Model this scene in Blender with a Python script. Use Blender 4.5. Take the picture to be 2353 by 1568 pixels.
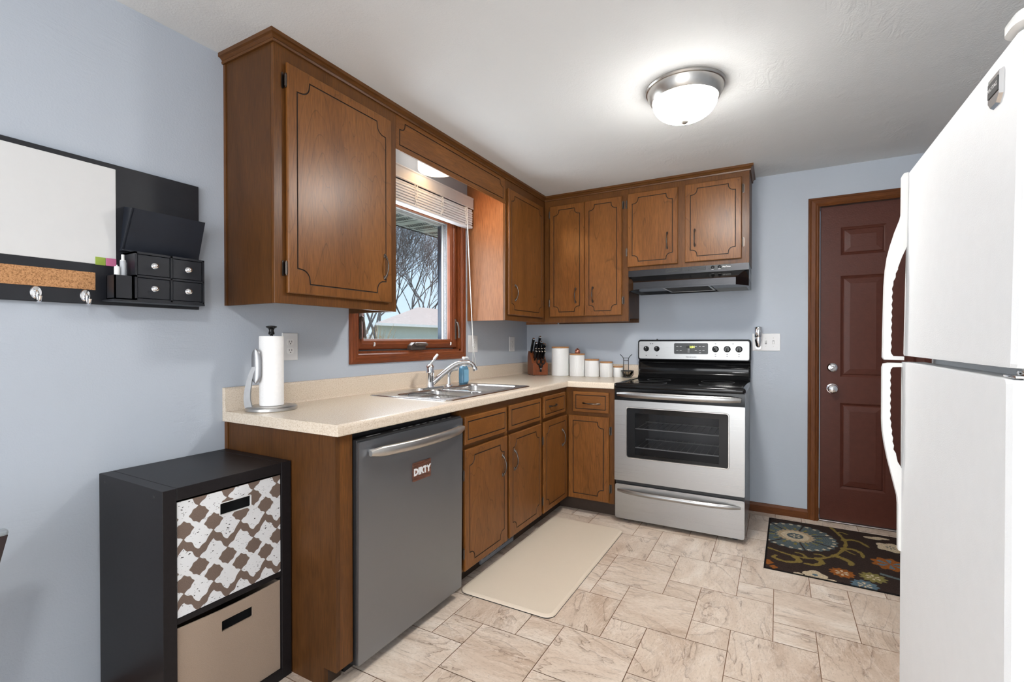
import bpy, bmesh, math, random
from mathutils import Vector, Matrix
from mathutils.geometry import tessellate_polygon
for o in list(bpy.data.objects): bpy.data.objects.remove(o)
S = bpy.context.scene
COL = S.collection
R = math.radians
PI = math.pi

# ------------------------------------------------------------------ camera
yaw, pitch, roll = 0.5077, -0.0075, -0.0007
fw = Vector((-math.sin(yaw), math.cos(yaw), 0)); rt = Vector((math.cos(yaw), math.sin(yaw), 0)); up = Vector((0, 0, 1))
fw, up = fw*math.cos(pitch)+up*math.sin(pitch), up*math.cos(pitch)-fw*math.sin(pitch)
rt, up = rt*math.cos(roll)+up*math.sin(roll), up*math.cos(roll)-rt*math.sin(roll)
cd = bpy.data.cameras.new('camera'); cam = bpy.data.objects.new('camera', cd); COL.objects.link(cam)
cd.sensor_width = 36; cd.lens = 36*1101.29/2353; cd.shift_y = (792.3-784)/2353; cd.shift_x = (1176.5-1175.3)/2353
cd.clip_start = 0.05; cd.clip_end = 300
M = Matrix((rt, up, -fw)).transposed().to_4x4(); M.translation = Vector((1.9383, -3.764, 1.1937)); cam.matrix_world = M
S.camera = cam

# ------------------------------------------------------------------ sky
wd = bpy.data.worlds.new('sky'); S.world = wd; wd.use_nodes = True
nt = wd.node_tree; nt.nodes.clear()
wo = nt.nodes.new('ShaderNodeOutputWorld'); bg = nt.nodes.new('ShaderNodeBackground')
tc = nt.nodes.new('ShaderNodeTexCoord'); sx = nt.nodes.new('ShaderNodeSeparateXYZ'); cr = nt.nodes.new('ShaderNodeValToRGB')
nt.links.new(tc.outputs['Generated'], sx.inputs[0]); nt.links.new(sx.outputs['Z'], cr.inputs[0])
cr.color_ramp.elements[0].position = 0.0; cr.color_ramp.elements[0].color = (0.66, 0.80, 0.93, 1)
cr.color_ramp.elements[1].position = 0.55; cr.color_ramp.elements[1].color = (0.36, 0.60, 0.90, 1)
nt.links.new(cr.outputs[0], bg.inputs[0]); bg.inputs[1].default_value = 1.0
nt.links.new(bg.outputs[0], wo.inputs[0])

# ------------------------------------------------------------------ lights and exposure
def area(name, loc, direction, sx_, sy_, watts, color, shape='RECTANGLE'):
    l = bpy.data.lights.new(name, 'AREA'); l.shape = shape; l.size = sx_
    if shape == 'RECTANGLE' or shape == 'ELLIPSE': l.size_y = sy_
    l.energy = watts; l.color = color
    o = bpy.data.objects.new(name, l); COL.objects.link(o); o.location = loc
    o.rotation_euler = Vector(direction).to_track_quat('-Z', 'Y').to_euler()
    return o
sunl = bpy.data.lights.new('sun', 'SUN'); sunl.energy = 2.6; sunl.angle = R(6); sunl.color = (1, 0.95, 0.88)
suno = bpy.data.objects.new('sun', sunl); COL.objects.link(suno); suno.rotation_euler = Vector((-0.55, 0.35, -0.75)).to_track_quat('-Z', 'Y').to_euler(); suno.location = (0, 0, 9)
area('fill_behind_camera', (1.75, -6.35, 1.15), (0, 1, 0.02), 2.3, 1.9, 68, (0.98, 0.99, 1.0))  # added fill light in an unseen wall opening behind the camera
area('daylight_kitchen_window', (-0.13, -1.48, 1.58), (1, 0, -0.1), 0.70, 0.70, 9.5, (0.88, 0.94, 1.0))
S.view_settings.view_transform = 'Standard'; S.view_settings.look = 'None'; S.view_settings.gamma = 1
S.view_settings.use_curve_mapping = False; S.view_settings.exposure = 0.34

# ------------------------------------------------------------------ materials
def mat(name):
    m = bpy.data.materials.new(name); m.use_nodes = True
    return m, m.node_tree, m.node_tree.nodes['Principled BSDF']
def setp(b, col=None, rough=None, metal=None, spec=None, coat=None, emit=None, es=None, trans=None, ior=None):
    if col is not None: b.inputs['Base Color'].default_value = (*col, 1)
    if rough is not None: b.inputs['Roughness'].default_value = rough
    if metal is not None: b.inputs['Metallic'].default_value = metal
    if spec is not None: b.inputs['Specular IOR Level'].default_value = spec
    if coat is not None: b.inputs['Coat Weight'].default_value = coat
    if emit is not None: b.inputs['Emission Color'].default_value = (*emit, 1); b.inputs['Emission Strength'].default_value = es
    if trans is not None: b.inputs['Transmission Weight'].default_value = trans
    if ior is not None: b.inputs['IOR'].default_value = ior
def coords(nt, scale=(1, 1, 1), rand=False, which='Object'):
    t = nt.nodes.new('ShaderNodeTexCoord'); mp = nt.nodes.new('ShaderNodeMapping'); mp.inputs['Scale'].default_value = scale
    nt.links.new(t.outputs[which], mp.inputs['Vector'])
    if rand:
        oi = nt.nodes.new('ShaderNodeObjectInfo'); ml = nt.nodes.new('ShaderNodeMath'); ml.operation = 'MULTIPLY'; ml.inputs[1].default_value = 37.0
        nt.links.new(oi.outputs['Random'], ml.inputs[0]); cx = nt.nodes.new('ShaderNodeCombineXYZ')
        for i in range(3): nt.links.new(ml.outputs[0], cx.inputs[i])
        nt.links.new(cx.outputs[0], mp.inputs['Location'])
    return mp.outputs[0]
def noise(nt, vec, scale, detail=3, rough=0.5, dist=0.0):
    n = nt.nodes.new('ShaderNodeTexNoise'); n.inputs['Scale'].default_value = scale; n.inputs['Detail'].default_value = detail
    n.inputs['Roughness'].default_value = rough; n.inputs['Distortion'].default_value = dist
    if vec is not None: nt.links.new(vec, n.inputs['Vector'])
    return n.outputs['Fac']
def ramp(nt, fac, stops, interp='LINEAR'):
    c = nt.nodes.new('ShaderNodeValToRGB'); c.color_ramp.interpolation = interp
    while len(c.color_ramp.elements) < len(stops): c.color_ramp.elements.new(0.5)
    for e, (p, col) in zip(c.color_ramp.elements, stops):
        e.position = p; e.color = (*col, 1) if len(col) == 3 else col
    nt.links.new(fac, c.inputs[0]); return c.outputs[0]
def mix(nt, fac, a, b, mode='MIX'):
    m = nt.nodes.new('ShaderNodeMix'); m.data_type = 'RGBA'; m.blend_type = mode
    for sock, v in ((m.inputs['Factor'], fac), (m.inputs['A'], a), (m.inputs['B'], b)):
        if hasattr(v, 'links'): nt.links.new(v, sock)
        elif isinstance(v, (int, float)): sock.default_value = v
        else: sock.default_value = (*v, 1)
    return m.outputs['Result']
def math1(nt, op, a, b=None):
    m = nt.nodes.new('ShaderNodeMath'); m.operation = op
    for i, v in enumerate((a, b)):
        if v is None: continue
        if hasattr(v, 'links'): nt.links.new(v, m.inputs[i])
        else: m.inputs[i].default_value = v
    return m.outputs[0]
def bump(nt, bs, height, strength=0.2, dist=0.01):
    b = nt.nodes.new('ShaderNodeBump'); b.inputs['Strength'].default_value = strength; b.inputs['Distance'].default_value = dist
    nt.links.new(height, b.inputs['Height']); nt.links.new(b.outputs[0], bs.inputs['Normal'])
def plain(name, col, rough=0.5, metal=0.0, spec=None, coat=None, var=0.06, scale=30, bmp=0.0, bscale=200):
    m, nt, b = mat(name); setp(b, col, rough, metal, spec, coat)
    v = coords(nt, rand=True); n = noise(nt, v, scale, 4)
    lo = tuple(c*(1-var) for c in col); hi = tuple(min(1, c*(1+var)) for c in col)
    nt.links.new(ramp(nt, n, [(0.3, lo), (0.7, hi)]), b.inputs['Base Color'])
    if bmp: bump(nt, b, noise(nt, v, bscale, 2), bmp, 0.002)
    return m
def wood(name, light, dark, axis='Z', rough=0.33, lines=0.85, ringscale=2.3, fine=0.35, spec=0.30):
    m, nt, b = mat(name); setp(b, rough=rough, spec=spec)
    ai = 'XYZ'.index(axis)
    sc = [1, 1, 1]; sc[ai] = 0.22
    v = coords(nt, tuple(sc), rand=True)
    blot = noise(nt, v, 6.0, 5, 0.7, 0.8)
    base = ramp(nt, blot, [(0.25, dark), (0.75, light)])
    nn = noise(nt, v, ringscale, 3.2, 0.42, 0.7)
    fr = math1(nt, 'FRACT', math1(nt, 'MULTIPLY', nn, 21.0))
    ln = ramp(nt, fr, [(0.0, (1, 1, 1)), (0.055, (0.12, 0.12, 0.12)), (0.45, (0.0, 0.0, 0.0)), (0.97, (0, 0, 0)), (1.0, (1, 1, 1))])
    nz = noise(nt, v, 26.0, 2)
    lw = math1(nt, 'MULTIPLY', ln, math1(nt, 'MULTIPLY', nz, lines))
    dk = tuple(c*0.35 for c in dark)
    c1 = mix(nt, lw, base, dk)
    sc2 = [1, 1, 1]; sc2[ai] = 0.035
    v2 = coords(nt, tuple(sc2), rand=True)
    pores = noise(nt, v2, 420.0, 2, 0.6)
    pf = ramp(nt, pores, [(0.35, (1-fine,)*3), (0.62, (1.0,)*3)])
    c2 = mix(nt, 1.0, c1, pf, 'MULTIPLY')
    nt.links.new(c2, b.inputs['Base Color'])
    bump(nt, b, pores, 0.06, 0.001)
    return m
def metal_brushed(name, col, rough, axis='X', streak=0.12):
    m, nt, b = mat(name); setp(b, col, rough, 1.0)
    sc = [1.0, 1.0, 1.0]; sc['XYZ'.index(axis)] = 0.002
    v = coords(nt, tuple(sc)); n = noise(nt, v, 900, 2)
    nt.links.new(ramp(nt, n, [(0.3, tuple(c*(1-streak) for c in col)), (0.7, tuple(min(1, c*(1+streak)) for c in col))]), b.inputs['Base Color'])
    rr = ramp(nt, n, [(0.3, (rough*0.85,)*3), (0.7, (min(1, rough*1.2),)*3)]); nt.links.new(rr, b.inputs['Roughness'])
    return m
def emissive(name, col, strength):
    m, nt, b = mat(name); setp(b, col, 0.4, emit=col, es=strength); return m
def lit_bowl(name, col, rim, centre):
    m, nt, b = mat(name); setp(b, col, 0.4, emit=col, es=rim)
    g = nt.nodes.new('ShaderNodeNewGeometry'); s_ = nt.nodes.new('ShaderNodeSeparateXYZ'); nt.links.new(g.outputs['True Normal'], s_.inputs[0])
    k = math1(nt, 'POWER', math1(nt, 'ABSOLUTE', s_.outputs['Z']), 2.0)
    nt.links.new(math1(nt, 'ADD', math1(nt, 'MULTIPLY', k, centre-rim), rim), b.inputs['Emission Strength']); return m
def thin_glass(name, tint=(1, 1, 1), refl=0.12, rough=0.0):
    m = bpy.data.materials.new(name); m.use_nodes = True; nt = m.node_tree; nt.nodes.clear()
    o = nt.nodes.new('ShaderNodeOutputMaterial'); t = nt.nodes.new('ShaderNodeBsdfTransparent'); g = nt.nodes.new('ShaderNodeBsdfGlossy')
    t.inputs[0].default_value = (*tint, 1); g.inputs['Roughness'].default_value = rough
    f = nt.nodes.new('ShaderNodeFresnel'); f.inputs[0].default_value = 1.45; mx = nt.nodes.new('ShaderNodeMixShader')
    mm = math1(nt, 'MULTIPLY', f.outputs[0], refl*8)
    nt.links.new(mm, mx.inputs[0]); nt.links.new(t.outputs[0], mx.inputs[1]); nt.links.new(g.outputs[0], mx.inputs[2]); nt.links.new(mx.outputs[0], o.inputs[0])
    return m

def make_paint(name, col, strokes, bstr, rough=0.75):
    m, nt, b = mat(name); setp(b, col, rough, spec=0.25)
    v = coords(nt)
    n1 = noise(nt, v, 1.3, 3); nt.links.new(ramp(nt, n1, [(0.3, tuple(c*0.985 for c in col)), (0.7, tuple(c*1.015 for c in col))]), b.inputs['Base Color'])
    v2 = coords(nt, (1, 0.35, 1.6))
    st = noise(nt, v2, strokes, 3, 0.55, 2.2)
    mask = ramp(nt, noise(nt, v, 3.5, 2), [(0.48, (0, 0, 0)), (0.66, (1, 1, 1))])
    h = math1(nt, 'MULTIPLY', st, mask)
    fine = noise(nt, v, 160, 2)
    h2 = math1(nt, 'ADD', h, math1(nt, 'MULTIPLY', fine, 0.30))
    bump(nt, b, h2, bstr, 0.008)
    return m
m_wall = make_paint('blue_grey_wall_paint', (0.455, 0.498, 0.556), 26, 0.22)
m_ceil = make_paint('warm_white_ceiling_texture', (0.71, 0.722, 0.722), 22, 0.35, 0.8)

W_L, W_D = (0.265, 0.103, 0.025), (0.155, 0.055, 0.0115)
m_wood = wood('stained_birch', W_L, W_D, 'Z')
m_woodx = wood('stained_birch_rail', W_L, W_D, 'X', lines=0.25)
m_woody = wood('stained_birch_rail_deep', W_L, W_D, 'Y', lines=0.25)
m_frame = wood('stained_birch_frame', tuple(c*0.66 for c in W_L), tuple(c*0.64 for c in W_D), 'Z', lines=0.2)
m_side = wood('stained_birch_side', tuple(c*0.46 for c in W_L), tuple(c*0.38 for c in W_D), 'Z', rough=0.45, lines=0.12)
m_sidel = wood('pale_birch_warm_lit', (0.38, 0.155, 0.060), (0.31, 0.12, 0.044), 'Z', rough=0.4, lines=0.12)  # paler birch, with the sink lamp's orange glow mixed into the colour
m_crownx = wood('crown_wood_x', tuple(c*0.62 for c in W_L), tuple(c*0.6 for c in W_D), 'X', lines=0.1)
m_crowny = wood('crown_wood_y', tuple(c*0.62 for c in W_L), tuple(c*0.6 for c in W_D), 'Y', lines=0.1)
m_groove = plain('dark_groove_stain', (0.022, 0.009, 0.004), 0.6)
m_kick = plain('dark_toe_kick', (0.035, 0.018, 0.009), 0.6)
m_casz = wood('door_casing_oak', (0.185, 0.060, 0.014), (0.095, 0.027, 0.006), 'Z', rough=0.45, lines=0.25, spec=.22)
m_casx = wood('door_casing_oak_x', (0.185, 0.060, 0.014), (0.095, 0.027, 0.006), 'X', rough=0.45, lines=0.25, spec=.22)
m_winz = wood('window_oak', (0.30, 0.080, 0.024), (0.165, 0.040, 0.012), 'Z', rough=0.35, lines=0.3)
m_winy = wood('window_oak_y', (0.30, 0.080, 0.024), (0.165, 0.040, 0.012), 'Y', rough=0.35, lines=0.3)
m_pewter = plain('antique_pewter', (0.13, 0.11, 0.095), 0.32, 1.0)
m_bronze = plain('dark_bronze', (0.125, 0.095, 0.078), 0.36, 0.5)
m_steel = metal_brushed('brushed_steel', (0.41, 0.41, 0.408), 0.32, 'X', 0.018)
m_steelv = metal_brushed('brushed_steel_y', (0.56, 0.55, 0.54), 0.28, 'Y', 0.05)
m_steeld = metal_brushed('brushed_dark_steel', (0.29, 0.305, 0.33), 0.42, 'Y', 0.03)
m_sink = metal_brushed('sink_steel', (0.52, 0.50, 0.48), 0.24, 'Y')
m_satin = plain('satin_grey_metal', (0.34, 0.34, 0.345), 0.38, 0.9)
m_nickel = plain('brushed_nickel', (0.55, 0.53, 0.50), 0.34, 1.0)
m_chrome = plain('chrome', (0.86, 0.86, 0.87), 0.06, 1.0, var=0.02)
m_black = plain('gloss_black', (0.007, 0.007, 0.0075), 0.09, var=0.1, spec=0.3)
m_blackm = plain('satin_black', (0.014, 0.014, 0.015), 0.42, var=0.1)
m_hood = plain('black_stainless', (0.06, 0.06, 0.063), 0.26, 1.0)
m_white = plain('white_plastic', (0.80, 0.80, 0.79), 0.35, var=0.01)
m_plate = plain('wall_plate_white', (0.72, 0.72, 0.72), 0.35, var=0.01)
m_slot = plain('dark_slot', (0.03, 0.03, 0.03), 0.6)
m_fridge = plain('white_fridge_enamel', (0.80, 0.812, 0.82), 0.52, var=0.01, spec=0.3, bmp=0.25, bscale=420)
m_fridgeh = plain('white_handle_plastic', (0.83, 0.83, 0.81), 0.32, var=0.01)
m_gasket = plain('grey_gasket', (0.45, 0.47, 0.50), 0.5)
m_paper = plain('paper_towel', (0.86, 0.85, 0.84), 0.95, var=0.02, scale=60, bmp=0.5, bscale=190)
m_ceram = plain('white_ceramic', (0.80, 0.80, 0.79), 0.28, var=0.01)
m_lidw = wood('acacia_lid', (0.56, 0.30, 0.135), (0.44, 0.21, 0.085), 'X', rough=0.45, lines=0.2)
m_block = wood('cherry_block', (0.29, 0.085, 0.030), (0.20, 0.052, 0.018), 'Z', rough=0.4, lines=0.2)
m_copper = plain('copper_glass', (0.42, 0.16, 0.11), 0.12, 0.6)
m_blueb = plain('blue_soap_bottle', (0.08, 0.20, 0.30), 0.15)
m_bluel = plain('blue_label', (0.19, 0.42, 0.60), 0.4)
m_wire = plain('stainless_wire', (0.6, 0.58, 0.55), 0.25, 1.0)
m_mat = plain('cream_vinyl_mat', (0.68, 0.58, 0.465), 0.5, var=0.02, scale=300, bmp=0.2, bscale=350)
m_cube = plain('black_brown_laminate', (0.0125, 0.0108, 0.0118), 0.40, spec=0.2, var=0.12, scale=80)
m_bind = plain('tan_fabric', (0.325, 0.245, 0.185), 0.9, var=0.05, scale=400, bmp=0.3, bscale=500)
m_dark = plain('bin_shade_black', (0.004, 0.004, 0.004), 0.9)  # near-black colour standing for the shade inside the bins
m_board = plain('black_painted_wood', (0.012, 0.013, 0.017), 0.38, var=0.1)
m_navy = plain('black_navy_pocket', (0.009, 0.012, 0.020), 0.42, var=0.1)
m_wb = plain('whiteboard_enamel', (0.66, 0.66, 0.655), 0.28, var=0.01, spec=0.3)
m_green = plain('green_note', (0.28, 0.38, 0.055), 0.6); m_pink = plain('pink_note', (0.58, 0.16, 0.30), 0.6)
m_doorp = plain('brown_door_paint', (0.084, 0.0255, 0.0165), 0.36, spec=0.25, var=0.06, bmp=0.35, bscale=130)
m_blind = plain('white_faux_wood', (0.64, 0.645, 0.66), 0.45, var=0.02)
m_cord = plain('white_cord', (0.8, 0.8, 0.79), 0.6)
m_glass = thin_glass('window_glass', (0.97, 0.985, 0.99), 0.008)
m_ovglass = thin_glass('oven_glass', (0.68, 0.68, 0.69), 0.035)
m_bowlg = thin_glass('clear_bowl_glass', (0.85, 0.82, 0.76), 0.2)
m_dome = lit_bowl('frosted_dome_lit', (1.0, 0.975, 0.94), 10.0, 160.0)
m_flashdome = lit_bowl('frosted_dome_flash', (1.0, 0.99, 0.975), 16.0, 150.0)  # bowl of the added dome that replaces bounced flash
m_warm = emissive('warm_lens_lit', (1.0, 0.66, 0.36), 6.0)
m_drum = emissive('white_glass_drum', (1.0, 0.88, 0.76), 1.7)
m_led = emissive('yellow_green_digits', (0.75, 0.95, 0.10), 2.5)
m_print = plain('white_print', (0.75, 0.75, 0.75), 0.5); m_printk = plain('black_print', (0.03, 0.03, 0.03), 0.5)
m_panelg = plain('dark_grey_panel', (0.035, 0.037, 0.038), 0.3)
m_siding = plain('pale_siding', (0.62, 0.66, 0.62), 0.8); m_roof = plain('tan_shingles', (0.60, 0.47, 0.41), 0.9, var=0.1, scale=8)
m_soffit = plain('white_soffit', (0.74, 0.74, 0.70), 0.7); m_vent = plain('dark_vent_slot', (0.05, 0.05, 0.05), 0.8)
m_bark = plain('grey_bark', (0.11, 0.10, 0.10), 0.9, var=0.2); m_grass = plain('dry_lawn', (0.33, 0.30, 0.18), 0.95, var=0.3, scale=3)
m_straw = plain('dry_straw_shrub', (0.40, 0.27, 0.13), 0.9, var=0.3); m_navys = plain('navy_jamb', (0.02, 0.035, 0.06), 0.5)
m_wjamb = plain('white_jamb', (0.62, 0.62, 0.62), 0.5); m_grit = plain('grey_track', (0.25, 0.24, 0.25), 0.8, var=0.4, scale=200)
m_chairw = plain('dark_chair_wood', (0.022, 0.012, 0.012), 0.4); m_chairg = plain('grey_chair_cap', (0.25, 0.28, 0.30), 0.4)
m_reg = plain('grey_register', (0.33, 0.37, 0.42), 0.4, 0.5)

def make_cork():
    m, nt, b = mat('cork'); setp(b, rough=0.9)
    n = noise(nt, coords(nt), 260, 3, 0.7)
    nt.links.new(ramp(nt, n, [(0.33, (0.20, 0.09, 0.03)), (0.5, (0.47, 0.235, 0.10)), (0.7, (0.60, 0.33, 0.16))]), b.inputs['Base Color'])
    return m
m_cork = make_cork()
def make_counter():
    m, nt, b = mat('beige_laminate'); setp(b, rough=0.24, spec=0.5)
    v = coords(nt); n = noise(nt, v, 230, 3, 0.65); n2 = noise(nt, v, 60, 2)
    c = ramp(nt, n, [(0.30, (0.47, 0.36, 0.25)), (0.45, (0.68, 0.57, 0.445)), (0.6, (0.74, 0.64, 0.525)), (0.72, (0.80, 0.73, 0.63))])
    nt.links.new(mix(nt, math1(nt, 'MULTIPLY', n2, 0.25), c, (0.70, 0.62, 0.53)), b.inputs['Base Color'])
    return m
m_counter = make_counter()
def make_tile():
    m, nt, b = mat('beige_stone_tile'); setp(b, rough=0.36, spec=0.4)
    uv = nt.nodes.new('ShaderNodeUVMap'); uv.uv_map = 'tile'
    at = nt.nodes.new('ShaderNodeAttribute'); at.attribute_name = 'shade'
    cb = nt.nodes.new('ShaderNodeCombineXYZ'); nt.links.new(math1(nt, 'MULTIPLY', at.outputs['Fac'], 53.0), cb.inputs[2])
    ad = nt.nodes.new('ShaderNodeVectorMath'); ad.operation = 'ADD'; nt.links.new(uv.outputs[0], ad.inputs[0]); nt.links.new(cb.outputs[0], ad.inputs[1])
    mp = nt.nodes.new('ShaderNodeMapping'); mp.inputs['Scale'].default_value = (1, 2.3, 1); nt.links.new(ad.outputs[0], mp.inputs[0]); v = mp.outputs[0]
    big = noise(nt, v, 2.0, 5, 0.55, 1.1)
    base = ramp(nt, big, [(0.25, (0.47, 0.345, 0.257)), (0.42, (0.605, 0.480, 0.378)), (0.58, (0.69, 0.575, 0.472)), (0.75, (0.78, 0.695, 0.605))])
    vn = noise(nt, v, 1.7, 5, 0.5, 0.9)
    fr = math1(nt, 'FRACT', math1(nt, 'MULTIPLY', vn, 9.0))
    vein = ramp(nt, fr, [(0.0, (1, 1, 1)), (0.05, (0.45, 0.45, 0.45)), (0.22, (0.1, 0.1, 0.1)), (0.8, (0, 0, 0)), (1.0, (0.15, 0.15, 0.15))])
    vm = ramp(nt, noise(nt, v, 3.1, 3), [(0.36, (0.12, 0.12, 0.12)), (0.56, (1, 1, 1))])
    c = mix(nt, math1(nt, 'MULTIPLY', math1(nt, 'MULTIPLY', vein, vm), 0.95), base, (0.225, 0.150, 0.105))
    vn2 = noise(nt, v, 3.6, 6, 0.7, 1.0); ab2 = math1(nt, 'ABSOLUTE', math1(nt, 'SUBTRACT', vn2, 0.47))
    vein2 = ramp(nt, ab2, [(0.0, (0.6, 0.6, 0.6)), (0.03, (0, 0, 0))])
    c = mix(nt, math1(nt, 'MULTIPLY', vein2, 0.5), c, (0.82, 0.74, 0.66))
    pit = noise(nt, v, 60, 3, 0.7)
    c = mix(nt, 1.0, c, ramp(nt, pit, [(0.3, (0.80, 0.78, 0.76)), (0.5, (1, 1, 1))]), 'MULTIPLY')
    nt.links.new(c, b.inputs['Base Color']); bump(nt, b, big, 0.08, 0.004)
    return m
m_tile = make_tile(); m_grout = plain('brown_grout', (0.235, 0.135, 0.080), 0.85)
def make_attr_color(name, attr, rough=0.95, bmp=0.6):
    m, nt, b = mat(name); setp(b, rough=rough, spec=0.1)
    at = nt.nodes.new('ShaderNodeAttribute'); at.attribute_name = attr
    v = coords(nt); n = noise(nt, v, 330, 2, 0.7)
    nt.links.new(mix(nt, 1.0, at.outputs['Color'], ramp(nt, n, [(0.3, (0.62, 0.62, 0.62)), (0.7, (1.3, 1.3, 1.3))]), 'MULTIPLY'), b.inputs['Base Color'])
    bump(nt, b, n, bmp, 0.003); return m
m_rug = make_attr_color('rug_pile', 'pattern')
def make_binp():
    m, nt, b = mat('patterned_bin_fabric'); setp(b, rough=0.85, spec=0.2)
    at = nt.nodes.new('ShaderNodeAttribute'); at.attribute_name = 'motif'
    at2 = nt.nodes.new('ShaderNodeAttribute'); at2.attribute_name = 'medallion'
    v = coords(nt, (1, 1, 1)); fl = noise(nt, coords(nt, (1, 0.45, 1)), 230, 2, 0.6)
    fleck = ramp(nt, fl, [(0.655, (0, 0, 0)), (0.67, (1, 1, 1))])
    med = ramp(nt, at2.outputs['Fac'], [(0.49, (0, 0, 0)), (0.51, (1, 1, 1))])
    wh = mix(nt, math1(nt, 'MULTIPLY', fleck, med), (0.70, 0.71, 0.72), (0.035, 0.03, 0.028))
    weave = noise(nt, v, 700, 2)
    br = ramp(nt, weave, [(0.3, (0.125, 0.088, 0.070)), (0.7, (0.20, 0.148, 0.120))])
    k = ramp(nt, at.outputs['Fac'], [(0.485, (0, 0, 0)), (0.515, (1, 1, 1))])
    nt.links.new(mix(nt, k, wh, br), b.inputs['Base Color']); bump(nt, b, weave, 0.2, 0.001)
    return m
m_binp = make_binp()
def make_sign():
    m, nt, b = mat('rustic_sign_wood'); setp(b, rough=0.6)
    n = noise(nt, coords(nt, (1, 0.12, 1)), 130, 3, 0.6)
    nt.links.new(ramp(nt, n, [(0.35, (0.05, 0.018, 0.010)), (0.65, (0.19, 0.075, 0.045))]), b.inputs['Base Color']); return m
m_sign = make_sign()

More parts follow.
